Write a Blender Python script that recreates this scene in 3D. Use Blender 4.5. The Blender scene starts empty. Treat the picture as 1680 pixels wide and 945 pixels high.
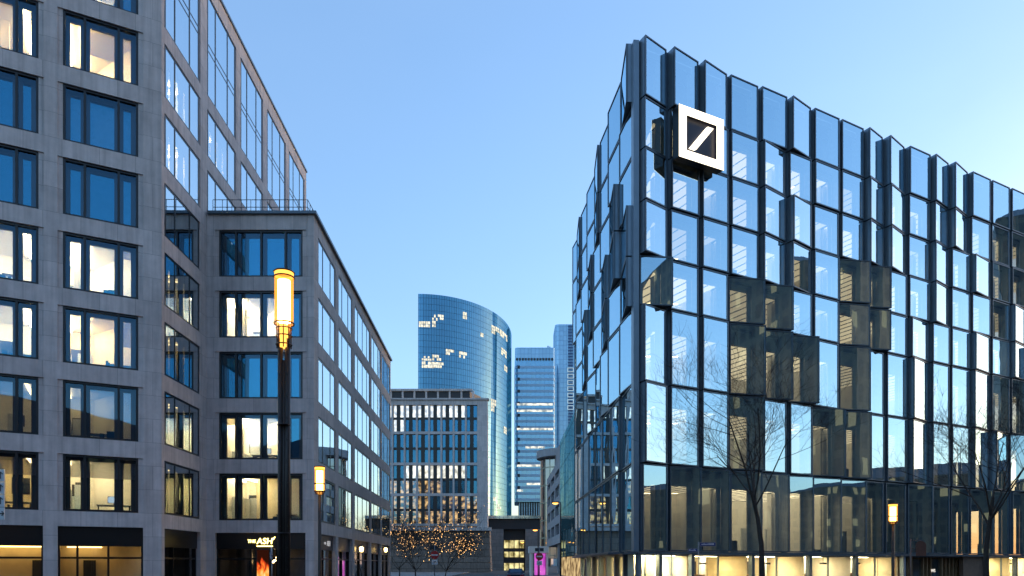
import bpy, bmesh, math, random
from mathutils import Vector, Matrix
random.seed(11)
sc = bpy.context.scene
COL = sc.collection
F = 1200.0; CX = 840.0; HY = 925.0; EYE = 1.9      # photo focal length (px), principal column, horizon row, eye height
EXPO = 3.1; K = 2 ** EXPO
def P(px, py, D): return Vector(((px-CX)/F*D, D, EYE+(HY-py)/F*D))

# ------------------------------------------------------------------ object helpers
def setp(o, label=None, cat=None, group=None, kind=None):
    if label: o['label'] = label
    if cat: o['category'] = cat
    if group: o['group'] = group
    if kind: o['kind'] = kind
    return o
def empty(name, loc, label, cat, group=None):
    o = bpy.data.objects.new(name, None); COL.objects.link(o); o.location = loc; o.empty_display_size = .3
    return setp(o, label, cat, group)
class Fr:
    """facade frame: s along the wall, d outwards, z up"""
    def __init__(s, o, u, n=None):
        s.o = Vector((o[0], o[1], 0)); s.u = Vector((u[0], u[1], 0)).normalized()
        s.n = Vector((n[0], n[1], 0)).normalized() if n else Vector((s.u.y, -s.u.x, 0))
    def w(s, a, d, z): return s.o + s.u*a + s.n*d + Vector((0, 0, z))
    def s_at(s, px, d=0.0):
        r = (px-CX)/F; b = s.o + s.n*d
        return (r*b.y - b.x)/(s.u.x - r*s.u.y)
W0 = Fr((0, 0), (1, 0), (0, 1))
class MB:
    def __init__(s): s.v = []; s.f = []; s.m = []; s.uv = []; s.sm = []
    def face(s, pts, mi=0, uv=None, smooth=False):
        b = len(s.v); s.v += [tuple(p) for p in pts]; s.f.append(tuple(range(b, b+len(pts)))); s.m.append(mi)
        if uv is None:
            n = (Vector(pts[1])-Vector(pts[0])).cross(Vector(pts[-1])-Vector(pts[0]))
            if abs(n.z) > .7*n.length: uv = [(p[0], p[1]) for p in pts]
            else:
                t = Vector((-n.y, n.x, 0)); t = t.normalized() if t.length > 1e-9 else Vector((1, 0, 0))
                uv = [(Vector(p).dot(t), p[2]) for p in pts]
        s.uv.append(uv); s.sm.append(smooth)
    def box(s, fr, s0, s1, d0, d1, z0, z1, mi=0, skip=''):
        w = fr.w
        c = [w(s0,d0,z0),w(s1,d0,z0),w(s1,d1,z0),w(s0,d1,z0),w(s0,d0,z1),w(s1,d0,z1),w(s1,d1,z1),w(s0,d1,z1)]
        S = [(s0,z0),(s1,z0),(s1,z1),(s0,z1)]; D = [(d0,z0),(d1,z0),(d1,z1),(d0,z1)]
        if 'f' not in skip: s.face([c[3],c[2],c[6],c[7]], mi, S)
        if 'k' not in skip: s.face([c[1],c[0],c[4],c[5]], mi, [S[1],S[0],S[3],S[2]])
        if 'l' not in skip: s.face([c[0],c[3],c[7],c[4]], mi, [(s0+a,b) for a,b in D])
        if 'r' not in skip: s.face([c[2],c[1],c[5],c[6]], mi, [(s1+D[1][0],z0),(s1+D[0][0],z0),(s1+D[0][0],z1),(s1+D[1][0],z1)])
        if 't' not in skip: s.face([c[7],c[6],c[5],c[4]], mi, [(s0,d1),(s1,d1),(s1,d0),(s0,d0)])
        if 'b' not in skip: s.face([c[0],c[1],c[2],c[3]], mi, [(s0,d0),(s1,d0),(s1,d1),(s0,d1)])
        return s
    def prism(s, poly, z0, z1, mi=0):
        n = len(poly); L = 0
        for i in range(n):
            a, b = poly[i], poly[(i+1) % n]; l = math.hypot(b[0]-a[0], b[1]-a[1])
            s.face([(a[0],a[1],z0),(b[0],b[1],z0),(b[0],b[1],z1),(a[0],a[1],z1)], mi, [(L,z0),(L+l,z0),(L+l,z1),(L,z1)]); L += l
        s.face([(p[0],p[1],z1) for p in poly], mi); s.face([(p[0],p[1],z0) for p in reversed(poly)], mi)
        return s
    def tube(s, pts, rad, n=6, mi=0, caps=True):
        pts = [Vector(p) for p in pts]
        if not hasattr(rad, '__len__'): rad = [rad]*len(pts)
        rings = []; up = Vector((0, 0, 1))
        for i, p in enumerate(pts):
            t = (pts[min(i+1, len(pts)-1)]-pts[max(i-1, 0)]).normalized()
            a = t.cross(up if abs(t.z) < .95 else Vector((1, 0, 0))).normalized(); b = t.cross(a)
            rings.append([p+(a*math.cos(2*math.pi*k/n)+b*math.sin(2*math.pi*k/n))*rad[i] for k in range(n)])
        b0 = len(s.v)
        for r in rings: s.v += [tuple(q) for q in r]
        for i in range(len(rings)-1):
            for k in range(n):
                k2 = (k+1) % n
                s.f.append((b0+i*n+k, b0+i*n+k2, b0+(i+1)*n+k2, b0+(i+1)*n+k)); s.m.append(mi); s.sm.append(n > 4)
                s.uv.append([(k/n, i), ((k+1)/n, i), ((k+1)/n, i+1), (k/n, i+1)])
        if caps:
            s.face(rings[0][::-1], mi); s.face(rings[-1], mi)
        return s
    def build(s, name, mats, parent=None, label=None, recalc=True):
        me = bpy.data.meshes.new(name); me.from_pydata(s.v, [], s.f)
        ul = me.uv_layers.new(name='UVMap'); i = 0; buf = []
        for u in s.uv:
            for q in u: buf += [q[0], q[1]]
        ul.data.foreach_set('uv', buf)
        me.polygons.foreach_set('material_index', s.m); me.polygons.foreach_set('use_smooth', s.sm)
        for m in (mats if isinstance(mats, (list, tuple)) else [mats]): me.materials.append(m)
        if recalc:
            b = bmesh.new(); b.from_mesh(me); bmesh.ops.remove_doubles(b, verts=b.verts, dist=1e-5) if any(s.sm) else None
            bmesh.ops.recalc_face_normals(b, faces=b.faces); b.to_mesh(me); b.free()
        o = bpy.data.objects.new(name, me); COL.objects.link(o)
        if parent:
            o.parent = parent
            l = parent
            off = Vector((0, 0, 0))
            while l: off += l.location; l = l.parent
            o.location = -off                       # meshes are written in world metres
        if label: o['label'] = label
        return o

# ------------------------------------------------------------------ materials
MAT = {}
def newmat(name):
    m = bpy.data.materials.new(name); m.use_nodes = True; nt = m.node_tree; nt.nodes.clear()
    out = nt.nodes.new('ShaderNodeOutputMaterial'); return m, nt, out
def N(nt, t, **kw):
    n = nt.nodes.new(t)
    for k, v in kw.items(): setattr(n, k, v)
    return n
def pbr(name, col, rough=.6, metal=0, noise=.12, nscale=3.0, bump=0.0, spec=.5):
    m, nt, out = newmat(name); b = N(nt, 'ShaderNodeBsdfPrincipled')
    b.inputs['Roughness'].default_value = rough; b.inputs['Metallic'].default_value = metal; b.inputs['Specular IOR Level'].default_value = spec
    tc = N(nt, 'ShaderNodeTexCoord'); nz = N(nt, 'ShaderNodeTexNoise'); nz.inputs['Scale'].default_value = nscale; nz.inputs['Detail'].default_value = 6
    nt.links.new(tc.outputs['Object'], nz.inputs['Vector'])
    mr = N(nt, 'ShaderNodeMapRange'); mr.inputs[1].default_value = .3; mr.inputs[2].default_value = .7
    mr.inputs[3].default_value = 1-noise; mr.inputs[4].default_value = 1+noise
    nt.links.new(nz.outputs[0], mr.inputs[0])
    mx = N(nt, 'ShaderNodeVectorMath', operation='SCALE'); mx.inputs[0].default_value = col[:3]
    nt.links.new(mr.outputs[0], mx.inputs['Scale']); nt.links.new(mx.outputs[0], b.inputs['Base Color'])
    if bump:
        bp = N(nt, 'ShaderNodeBump'); bp.inputs['Strength'].default_value = bump; bp.inputs['Distance'].default_value = .05
        nt.links.new(nz.outputs[0], bp.inputs['Height']); nt.links.new(bp.outputs[0], b.inputs['Normal'])
    nt.links.new(b.outputs[0], out.inputs[0]); return m
def stone(name, col, bw=1.62, bh=1.23, mortar=.010, var=.075, zoff=.85, offset=.5):
    m, nt, out = newmat(name); b = N(nt, 'ShaderNodeBsdfPrincipled'); b.inputs['Roughness'].default_value = .75
    tc = N(nt, 'ShaderNodeTexCoord'); mp = N(nt, 'ShaderNodeMapping'); mp.inputs['Location'].default_value = (.4, -zoff, 0)
    nt.links.new(tc.outputs['UV'], mp.inputs[0])
    br = N(nt, 'ShaderNodeTexBrick'); br.offset = offset; br.inputs['Scale'].default_value = 1
    br.inputs['Brick Width'].default_value = bw; br.inputs['Row Height'].default_value = bh
    br.inputs['Mortar Size'].default_value = mortar; br.inputs['Mortar Smooth'].default_value = .1; br.inputs['Bias'].default_value = 0
    br.inputs['Color1'].default_value = (*[c*(1-var) for c in col], 1); br.inputs['Color2'].default_value = (*[c*(1+var) for c in col], 1)
    br.inputs['Mortar'].default_value = (*[c*.58 for c in col], 1)
    nt.links.new(mp.outputs[0], br.inputs['Vector'])
    nz = N(nt, 'ShaderNodeTexNoise'); nz.inputs['Scale'].default_value = 1.3; nz.inputs['Detail'].default_value = 8; nz.inputs['Roughness'].default_value = .65
    nt.links.new(tc.outputs['Object'], nz.inputs['Vector'])
    mr = N(nt, 'ShaderNodeMapRange'); mr.inputs[1].default_value = .3; mr.inputs[2].default_value = .7; mr.inputs[3].default_value = .86; mr.inputs[4].default_value = 1.12
    nt.links.new(nz.outputs[0], mr.inputs[0])
    # rain streaks: noise stretched down the wall
    mp2 = N(nt, 'ShaderNodeMapping'); mp2.inputs['Scale'].default_value = (5, 5, .25); nt.links.new(tc.outputs['Object'], mp2.inputs[0])
    n2 = N(nt, 'ShaderNodeTexNoise'); n2.inputs['Scale'].default_value = 1; n2.inputs['Detail'].default_value = 4; nt.links.new(mp2.outputs[0], n2.inputs['Vector'])
    mr2 = N(nt, 'ShaderNodeMapRange'); mr2.inputs[1].default_value = .4; mr2.inputs[2].default_value = .75; mr2.inputs[3].default_value = 1.0; mr2.inputs[4].default_value = .76
    nt.links.new(n2.outputs[0], mr2.inputs[0])
    ml = N(nt, 'ShaderNodeMath', operation='MULTIPLY'); nt.links.new(mr.outputs[0], ml.inputs[0]); nt.links.new(mr2.outputs[0], ml.inputs[1])
    vm = N(nt, 'ShaderNodeVectorMath', operation='SCALE'); nt.links.new(br.outputs['Color'], vm.inputs[0]); nt.links.new(ml.outputs[0], vm.inputs['Scale'])
    nt.links.new(vm.outputs[0], b.inputs['Base Color'])
    bp = N(nt, 'ShaderNodeBump'); bp.inputs['Strength'].default_value = .5; bp.inputs['Distance'].default_value = .01; bp.invert = True
    nt.links.new(br.outputs['Fac'], bp.inputs['Height']); nt.links.new(bp.outputs[0], b.inputs['Normal'])
    nt.links.new(b.outputs[0], out.inputs[0]); return m
def glass(name, f0=.25, power=3.0, tint=(.8,.85,.85), gl=(1,1,1), wave=.012, wscale=.5, rough=0.0):
    m, nt, out = newmat(name)
    lw = N(nt, 'ShaderNodeLayerWeight'); lw.inputs[0].default_value = .5
    pw = N(nt, 'ShaderNodeMath', operation='POWER'); nt.links.new(lw.outputs['Facing'], pw.inputs[0]); pw.inputs[1].default_value = power
    ma = N(nt, 'ShaderNodeMath', operation='MULTIPLY_ADD'); nt.links.new(pw.outputs[0], ma.inputs[0]); ma.inputs[1].default_value = 1-f0; ma.inputs[2].default_value = f0; ma.use_clamp = True
    tr = N(nt, 'ShaderNodeBsdfTransparent'); tr.inputs[0].default_value = (*tint, 1)
    g = N(nt, 'ShaderNodeBsdfGlossy'); g.inputs['Color'].default_value = (*gl, 1); g.inputs['Roughness'].default_value = rough
    if wave:
        tc = N(nt, 'ShaderNodeTexCoord'); nz = N(nt, 'ShaderNodeTexNoise'); nz.inputs['Scale'].default_value = wscale; nz.inputs['Detail'].default_value = 1.5
        nt.links.new(tc.outputs['Object'], nz.inputs['Vector'])
        bp = N(nt, 'ShaderNodeBump'); bp.inputs['Strength'].default_value = 1; bp.inputs['Distance'].default_value = wave
        nt.links.new(nz.outputs[0], bp.inputs['Height']); nt.links.new(bp.outputs[0], g.inputs['Normal'])
    mx = N(nt, 'ShaderNodeMixShader'); nt.links.new(ma.outputs[0], mx.inputs[0]); nt.links.new(tr.outputs[0], mx.inputs[1]); nt.links.new(g.outputs[0], mx.inputs[2])
    nt.links.new(mx.outputs[0], out.inputs[0]); return m
def emis(name, col, st):
    m, nt, out = newmat(name); e = N(nt, 'ShaderNodeEmission'); e.inputs[0].default_value = (*col, 1); e.inputs[1].default_value = st/K
    nt.links.new(e.outputs[0], out.inputs[0]); return m
def emis_noise(name, c1, c2, st, scale=(1, 1, 1), lo=.35, hi=.65):
    """a lit room seen far away: uneven brightness between two lamp colours"""
    m, nt, out = newmat(name); e = N(nt, 'ShaderNodeEmission'); e.inputs[1].default_value = st/K
    tc = N(nt, 'ShaderNodeTexCoord'); mp = N(nt, 'ShaderNodeMapping'); mp.inputs['Scale'].default_value = scale; nt.links.new(tc.outputs['Object'], mp.inputs[0])
    nz = N(nt, 'ShaderNodeTexNoise'); nz.inputs['Scale'].default_value = 1; nz.inputs['Detail'].default_value = 3; nt.links.new(mp.outputs[0], nz.inputs['Vector'])
    cr = N(nt, 'ShaderNodeValToRGB'); cr.color_ramp.elements[0].position = lo; cr.color_ramp.elements[1].position = hi
    cr.color_ramp.elements[0].color = (*c1, 1); cr.color_ramp.elements[1].color = (*c2, 1)
    nt.links.new(nz.outputs[0], cr.inputs[0]); nt.links.new(cr.outputs[0], e.inputs[0]); nt.links.new(e.outputs[0], out.inputs[0]); return m
def curtain(name, base, gw, gh, line, lw=.08, gl=.55, rough=.05, linefac=.35, tint=(1, 1, 1)):
    """curtain wall: reflective panes in a grid of slim dark joints (UV in metres)"""
    m, nt, out = newmat(name); tc = N(nt, 'ShaderNodeTexCoord')
    br = N(nt, 'ShaderNodeTexBrick'); br.offset = 0; br.inputs['Scale'].default_value = 1; br.inputs['Brick Width'].default_value = gw; br.inputs['Row Height'].default_value = gh
    br.inputs['Mortar Size'].default_value = lw; br.inputs['Mortar Smooth'].default_value = 0; br.inputs['Bias'].default_value = 0
    br.inputs['Color1'].default_value = (*[c*.75 for c in base], 1); br.inputs['Color2'].default_value = (*[c*1.25 for c in base], 1); br.inputs['Mortar'].default_value = (*line, 1)
    nt.links.new(tc.outputs['UV'], br.inputs['Vector'])
    d = N(nt, 'ShaderNodeBsdfDiffuse'); nt.links.new(br.outputs['Color'], d.inputs[0])
    g = N(nt, 'ShaderNodeBsdfGlossy'); g.inputs['Roughness'].default_value = rough; g.inputs['Color'].default_value = (*tint, 1)
    # panes are never set quite parallel: each tilts the mirror a little
    nz = N(nt, 'ShaderNodeTexNoise'); nz.inputs['Scale'].default_value = .12; nt.links.new(tc.outputs['UV'], nz.inputs['Vector'])
    bp = N(nt, 'ShaderNodeBump'); bp.inputs['Distance'].default_value = .12; nt.links.new(nz.outputs[0], bp.inputs['Height']); nt.links.new(bp.outputs[0], g.inputs['Normal'])
    f = N(nt, 'ShaderNodeMapRange'); f.inputs[3].default_value = gl; f.inputs[4].default_value = gl*linefac; nt.links.new(br.outputs['Fac'], f.inputs[0])
    mx = N(nt, 'ShaderNodeMixShader'); nt.links.new(f.outputs[0], mx.inputs[0]); nt.links.new(d.outputs[0], mx.inputs[1]); nt.links.new(g.outputs[0], mx.inputs[2])
    nt.links.new(mx.outputs[0], out.inputs[0]); return m

def lit_facade(name, wall, gw, gh):
    m, nt, out = newmat(name); tc = N(nt, 'ShaderNodeTexCoord')
    br = N(nt, 'ShaderNodeTexBrick'); br.offset = 0; br.inputs['Scale'].default_value = .2; br.inputs['Brick Width'].default_value = gw*.2; br.inputs['Row Height'].default_value = gh*.2
    br.inputs['Mortar Size'].default_value = .11; br.inputs['Mortar Smooth'].default_value = 0; br.inputs['Bias'].default_value = 0
    br.inputs['Color1'].default_value = (.02, .02, .025, 1); br.inputs['Color2'].default_value = (.05, .05, .055, 1); br.inputs['Mortar'].default_value = (*wall, 1)
    nt.links.new(tc.outputs['UV'], br.inputs['Vector'])
    dv = N(nt, 'ShaderNodeVectorMath', operation='DIVIDE'); dv.inputs[1].default_value = (gw, gh, 1); nt.links.new(tc.outputs['UV'], dv.inputs[0])
    fl = N(nt, 'ShaderNodeVectorMath', operation='FLOOR'); nt.links.new(dv.outputs[0], fl.inputs[0])
    wn = N(nt, 'ShaderNodeTexWhiteNoise', noise_dimensions='2D'); nt.links.new(fl.outputs[0], wn.inputs['Vector'])
    gt = N(nt, 'ShaderNodeMath', operation='GREATER_THAN'); gt.inputs[1].default_value = .88; nt.links.new(wn.outputs[0], gt.inputs[0])
    iv = N(nt, 'ShaderNodeMath', operation='LESS_THAN'); iv.inputs[1].default_value = .5; nt.links.new(br.outputs['Fac'], iv.inputs[0])
    ml = N(nt, 'ShaderNodeMath', operation='MULTIPLY'); nt.links.new(gt.outputs[0], ml.inputs[0]); nt.links.new(iv.outputs[0], ml.inputs[1])
    b = N(nt, 'ShaderNodeBsdfPrincipled'); b.inputs['Roughness'].default_value = .6; nt.links.new(br.outputs['Color'], b.inputs['Base Color'])
    b.inputs['Emission Color'].default_value = (1, .72, .35, 1)
    ms = N(nt, 'ShaderNodeMath', operation='MULTIPLY'); ms.inputs[1].default_value = .28/K; nt.links.new(ml.outputs[0], ms.inputs[0]); nt.links.new(ms.outputs[0], b.inputs['Emission Strength'])
    nt.links.new(b.outputs[0], out.inputs[0]); return m
M_roller, _n, _o = newmat('translucent roller blind')
_d = N(_n, 'ShaderNodeBsdfDiffuse'); _d.inputs[0].default_value = (.6, .58, .52, 1); _t2 = N(_n, 'ShaderNodeBsdfTranslucent'); _t2.inputs[0].default_value = (.75, .70, .60, 1)
_m2 = N(_n, 'ShaderNodeMixShader'); _m2.inputs[0].default_value = .65; _n.links.new(_d.outputs[0], _m2.inputs[1]); _n.links.new(_t2.outputs[0], _m2.inputs[2]); _n.links.new(_m2.outputs[0], _o.inputs[0])
M_stone = stone('limestone', (.64, .565, .54))
M_stone2 = stone('pale stone', (.56, .50, .475), 1.4, 1.15)
M_plinth = stone('brown plinth stone', (.22, .17, .14), 3.2, 1.4, .05, .12)
M_grey = stone('grey render panels', (.36, .35, .36), 2.2, 1.2, .01, .05)
M_black = pbr('black frame', (.012, .012, .014), .35)
M_dark = pbr('dark inner frame', (.03, .034, .04), .5)
M_fascia = pbr('black fascia', (.008, .008, .009), .3)
M_metal = pbr('blue grey anodised metal', (.20, .26, .315), .36, .5, .06, 1.5)
M_metal_d = pbr('dark anodised metal', (.095, .122, .148), .36, .5, .06, 1.5)
M_lining = pbr('pale bay lining', (.55, .57, .58), .6)
M_white = pbr('white plaster', (.78, .77, .73), .7, 0, .04)
M_cream = pbr('cream plaster', (.72, .64, .45), .7, 0, .05)
M_carpet = pbr('grey carpet', (.12, .12, .13), .9)
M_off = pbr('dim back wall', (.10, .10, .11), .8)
M_blind = pbr('grey blind', (.16, .16, .18), .7)
M_furn = pbr('dark furniture', (.02, .022, .028), .5)
M_screen = emis('monitor glow', (.6, .8, 1), 1.2)
M_poster = pbr('ribbed screen', (.42, .46, .50), .6)
G_left = glass('office glass', .10, 3.6, (.92, .93, .92), (.35, .70, 1.0), .006, .35)
G_inner = glass('inner office glass', .36, 3.2, (.88, .88, .84), (.05, .56, .95), .006, .35)
G_side = glass('side office glass', .50, 2.0, (.70, .74, .74), (.80, .93, 1.0), .005, .35)
G_right = glass('solar glass', .62, 2.4, (.94, .91, .76), (.60, .86, 1.0), .008, .3)
G_shop = glass('shop glass', .07, 4, (.95, .95, .95), (1, 1, 1), .003)
G_far = glass('far glass', .30, 3, (.75, .78, .8), (.16, .60, 1.0), .01)
L_bright = emis('office strip lamp', (1, .80, .46), 58)
L_mid = emis('office strip lamp half', (1, .78, .42), 30)
L_dim = emis('office strip lamp dim', (1, .76, .36), 5.5)
L_warm = emis('warm bulb', (1, .62, .25), 22)
L_cool = emis('bay strip lamp', (1, .80, .46), 17)
L_ceil = [emis('ceiling fill glow %d' % i, (1, .86, .58), v) for i, v in enumerate((1.5, 1.05, 1.25, .75, 3.2, 1.3))]  # plain ceilings made to glow in place of lamplight falling on them
L_shop2 = emis('shop ceiling light soft', (1, .82, .46), 64)
L_shop = emis('shop ceiling light', (1, .82, .46), 105)

# ------------------------------------------------------------------ the left stone office building
ob = empty('office_building', (-18, 44, 0), 'pale stone office building with black framed windows and a lower wing, left', 'building')
FB1 = Fr((-18.42, 38.44), (-.881, -.473), (.473, -.881))
FS1 = Fr((-18.42, 38.44), (-.0125, 1), (1, .0125))
FB2 = Fr((-12.0, 44.3), (-1, 0), (0, -1))
FS2 = Fr((-12.0, 44.3), (-.0208, 1), (1, .0208))
ZB, DZ, WH = 4.54, 3.69, 2.84
def facade(fr, S0, S1, Z0, Z1, opens, name, lining=.22, th=.45, mat=M_stone):
    mb = MB(); cuts = {S0, S1}
    ex = [(a-(lining if z0 > 1 else 0), b+(lining if z0 > 1 else 0), z0, z1) for a, b, z0, z1 in opens]
    for a, b, _, _ in ex: cuts |= {a, b}
    cuts = sorted(c for c in cuts if S0 <= c <= S1)
    for a, b in zip(cuts, cuts[1:]):
        if b-a < 1e-4: continue
        mid = (a+b)/2; z = Z0
        for z0, z1 in sorted((o[2], o[3]) for o in ex if o[0] < mid < o[1]):
            if z0 > z: mb.box(fr, a, b, -th, 0, z, z0)
            z = z1
        if z < Z1: mb.box(fr, a, b, -th, 0, z, Z1)
    for a, b, z0, z1 in opens:                       # stepped jamb stones
        if z0 > 1:
            mb.box(fr, a-lining, a, -th, -.07, z0, z1, 0, 'tb'); mb.box(fr, b, b+lining, -th, -.07, z0, z1, 0, 'tb')
    return mb.build(name, mat, ob)
def make_window(fr, s0, s1, z0, z1, fr_w, kind, transom=None, label=None, flush=False, ab=None):
    """black frame with slim mullions, outer glass, dark inner casing with openings, and the room behind"""
    mb = MB(); w = s1-s0; b = .11; xs = [s0]; t = sum(fr_w); fa, fb, fp = (-.30, -.03, -.05) if flush else (-.32, -.10, -.2)
    for q in fr_w: xs.append(xs[-1]+w*q/t)
    mb.box(fr, s0, s0+b, fa, fb, z0, z1); mb.box(fr, s1-b, s1, fa, fb, z0, z1)
    mb.box(fr, s0+b, s1-b, fa, fb, z0, z0+b); mb.box(fr, s0+b, s1-b, fa, fb, z1-b, z1)
    for x in xs[1:-1]: mb.box(fr, x-.055, x+.055, fa, fb, z0+b, z1-b)
    if transom:
        for zt in transom:
            e = [s0+b]+[y for x in xs[1:-1] for y in (x-.055, x+.055)]+[s1-b]
            for i in range(0, len(e), 2): mb.box(fr, e[i], e[i+1], fa+.01, fb-.01, zt-.04, zt+.04)
    wdw = mb.build('window', M_black, ob, label)
    p = MB(); p.face([fr.w(s0+.02, fp, z0+.02), fr.w(s1-.02, fp, z0+.02), fr.w(s1-.02, fp, z1-.02), fr.w(s0+.02, fp, z1-.02)])
    p.build('pane', G_side if flush else G_left, wdw)
    q = MB(); d0, d1 = -.62, -.50                    # inner casing
    q.box(fr, s0, s0+.34, d0, d1, z0, z1)
    q.box(fr, s1-.30, s1, d0, d1, z0, z1); q.box(fr, s0+.34, s1-.30, d0, d1, z1-.26, z1); q.box(fr, s0+.34, s1-.30, d0, d1, z0, z0+.10)
    for x in xs[1:-1]: q.box(fr, x-.22, x+.2, d0, d1, z0+.10, z1-.26)
    q.box(fr, s0, s1, -.49, -.33, z1-.05, z1); q.box(fr, s0, s0+.03, -.49, -.33, z0, z1-.05); q.box(fr, s1-.03, s1, -.49, -.33, z0, z1-.05)
    q.build('casing', M_dark, wdw)
    if not flush:
        p = MB(); p.face([fr.w(s0+.05, -.56, z0+.03), fr.w(s1-.05, -.56, z0+.03), fr.w(s1-.05, -.56, z1-.2), fr.w(s0+.05, -.56, z1-.2)]); p.build('inner_pane', G_inner, wdw)
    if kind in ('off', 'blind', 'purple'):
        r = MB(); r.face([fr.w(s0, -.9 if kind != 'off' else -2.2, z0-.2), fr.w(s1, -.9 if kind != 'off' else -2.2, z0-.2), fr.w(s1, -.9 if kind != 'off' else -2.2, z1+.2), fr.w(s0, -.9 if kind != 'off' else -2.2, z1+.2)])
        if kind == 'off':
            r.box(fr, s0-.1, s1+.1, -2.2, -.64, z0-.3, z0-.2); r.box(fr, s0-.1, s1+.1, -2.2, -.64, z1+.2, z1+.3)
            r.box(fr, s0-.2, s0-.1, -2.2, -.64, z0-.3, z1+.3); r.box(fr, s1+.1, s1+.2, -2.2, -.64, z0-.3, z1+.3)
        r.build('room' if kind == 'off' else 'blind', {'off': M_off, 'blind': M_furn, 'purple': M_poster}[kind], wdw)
        return wdw
    dep = -5.2; a, c, lo, hi = s0-.35, s1+.35, z0-.35, z1+.12
    r = MB(); W = fr.w; a0 = a if ab is None else max(a, .62); e = a if ab is None else ab
    r.face([W(e,dep,lo),W(c,dep,lo),W(c,dep,hi),W(e,dep,hi)], 0)
    r.face([W(a0,-.63,lo),W(e,dep,lo),W(e,dep,hi),W(a0,-.63,hi)], 0); r.face([W(c,-.63,lo),W(c,dep,lo),W(c,dep,hi),W(c,-.63,hi)], 0)
    r.face([W(a0,-.63,hi),W(c,-.63,hi),W(c,dep,hi),W(e,dep,hi)], 0); r.face([W(a0,-.63,lo),W(c,-.63,lo),W(c,dep,lo),W(e,dep,lo)], 1)
    r.face([W(a0,-.63,hi),W(c,-.63,hi),W(c,-.63,z1),W(a0,-.63,z1)], 0); r.face([W(a0,-.63,lo),W(c,-.63,lo),W(c,-.63,z0),W(a0,-.63,z0)], 0)
    # a cupboard, a door frame and a picture line on the back wall
    x = random.uniform(e+.1, c-1.1); r.box(fr, x, x+.7, dep+.02, dep+.06, lo+.01, lo+2.15, 2)
    r.box(fr, c-.5, c-.02, dep+.1, dep+2.2, lo+.01, lo+1.2+random.random(), 2)
    if random.random() < .6: x = random.uniform(e+.1, c-.5); r.box(fr, x, x+.35, -2.9, -2.5, lo+.01, hi-.01, 0)     # a column
    for i in range(random.randint(1, 3)):
        x = random.uniform(e+.2, c-1.2); r.box(fr, x, x+random.uniform(.3, .9), dep+.02, dep+.05, lo+1.5, lo+2.1+random.random()*.3, 3)
    for i in range(random.randint(1, 4)):                                # plants, bags and lamps on the sill
        x = random.uniform(s0+.5, s1-.7); h = random.uniform(.15, .55); r.box(fr, x, x+random.uniform(.08, .35), -1.05, -.8, z0-.34, z0+h, 3)
    r.build('room', [random.choice([M_white, M_white, M_cream]) if kind != 'warm' else M_cream, M_carpet, M_poster, M_furn], wdw)
    lm = {'bright': L_bright, 'mid': L_mid, 'dim': L_dim, 'warm': L_dim, 'half': L_mid}[kind]
    if random.random() < .30:                            # a roller blind let down over one of the panes
        i = random.randrange(len(xs)-1); h = random.choice((.25, .4, .8, 1.3)); l = MB(); l.box(fr, xs[i]+.1, xs[i+1]-.1, -.66, -.64, z1-.26-h, z1-.2); l.build('roller_blind', M_roller, wdw)
    for x in (((a+c)/2-1.0, (a+c)/2+1.0) if ab is None else ((e+c)/2-.4, (e+c)/2+.35)):
        l = MB(); l.box(fr, x-.07, x+.07, dep+.5, -1.0, hi-.14, hi-.09); l.build('ceiling_lamp', lm, wdw)
    if kind == 'half':
        l = MB(); zt = z1-.26; n = 22
        for i in range(n): l.box(fr, s0+.12, s1-.12, -.47, -.43, zt-.85*(i+1)/n+.012, zt-.85*i/n-.004)
        l.build('blind', M_blind, wdw)
    return wdw
NWN = [1.05, 1.75, 1.1]
rowsZ = lambda k: (ZB+DZ*k, ZB+DZ*k+WH)
TOPZ = (ZB+DZ*7, 36.58)
W1 = [(1.083, 4.43), (5.45, 8.80), (9.82, 13.17)]; G1 = [(.857, 4.65), (5.26, 9.05), (9.66, 13.45)]
WS1 = [(.46, 4.83), (6.06, 10.66), (11.72, 16.16), (17.36, 21.86), (23.06, 27.56)]
W2 = [(.70, 5.77)]; G2 = [(.51, 5.98)]
WS2 = [(1.2, 5.86), (7.0, 11.67), (12.9, 19.5), (20.5, 25.5), (26.4, 31.5)]
facade(FB1, 0, 14.2, 0, 37.6, [(a, b, *rowsZ(k)) for a, b in W1 for k in range(7)]+[(a, b, *TOPZ) for a, b in W1]+[(a, b, 0, 3.78) for a, b in G1], 'front_wall')
facade(FS1, 0, 28.3, 0, 37.6, [(a, b, *rowsZ(k)) for a, b in WS1 for k in range(7) if a < 5 or k >= 5]+[(a, b, *TOPZ) for a, b in WS1]+[(.35, 4.95, 0, 3.78)], 'side_wall', .12)
facade(FB2, .46, 6.5, 0, 23.05, [(a, b, *rowsZ(k)) for a, b in W2 for k in range(5)]+[(a, b, 0, 3.78) for a, b in G2], 'wing_front_wall')
facade(FS2, 0, 32.0, 0, 23.05, [(a, b, *rowsZ(k)) for a, b in WS2 for k in range(5)]+[(a-.15, b+.15, 0, 3.78) for a, b in WS2], 'wing_side_wall', .12)
# copings and roofs
mb = MB(); mb.box(FB1, -.04, 14.2, -.6, .08, 37.6, 37.78); mb.box(FS1, .04, 28.4, -.6, .08, 37.61, 37.77); mb.build('coping', M_metal_d, ob)
mb = MB(); mb.prism([(-12.0+.18, 44.3-.18), (-12.67+.18, 76.4), (-18.9, 76.4), (-18.40, 44.3-.18)], 23.05, 23.22); mb.build('wing_coping', M_metal_d, ob)
mb = MB(); mb.prism([(-19.0, 39.3), (-30.9, 33.0), (-34, 66), (-19.3, 66.6)], 37.1, 37.3); mb.build('roof', M_dark, ob)
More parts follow.
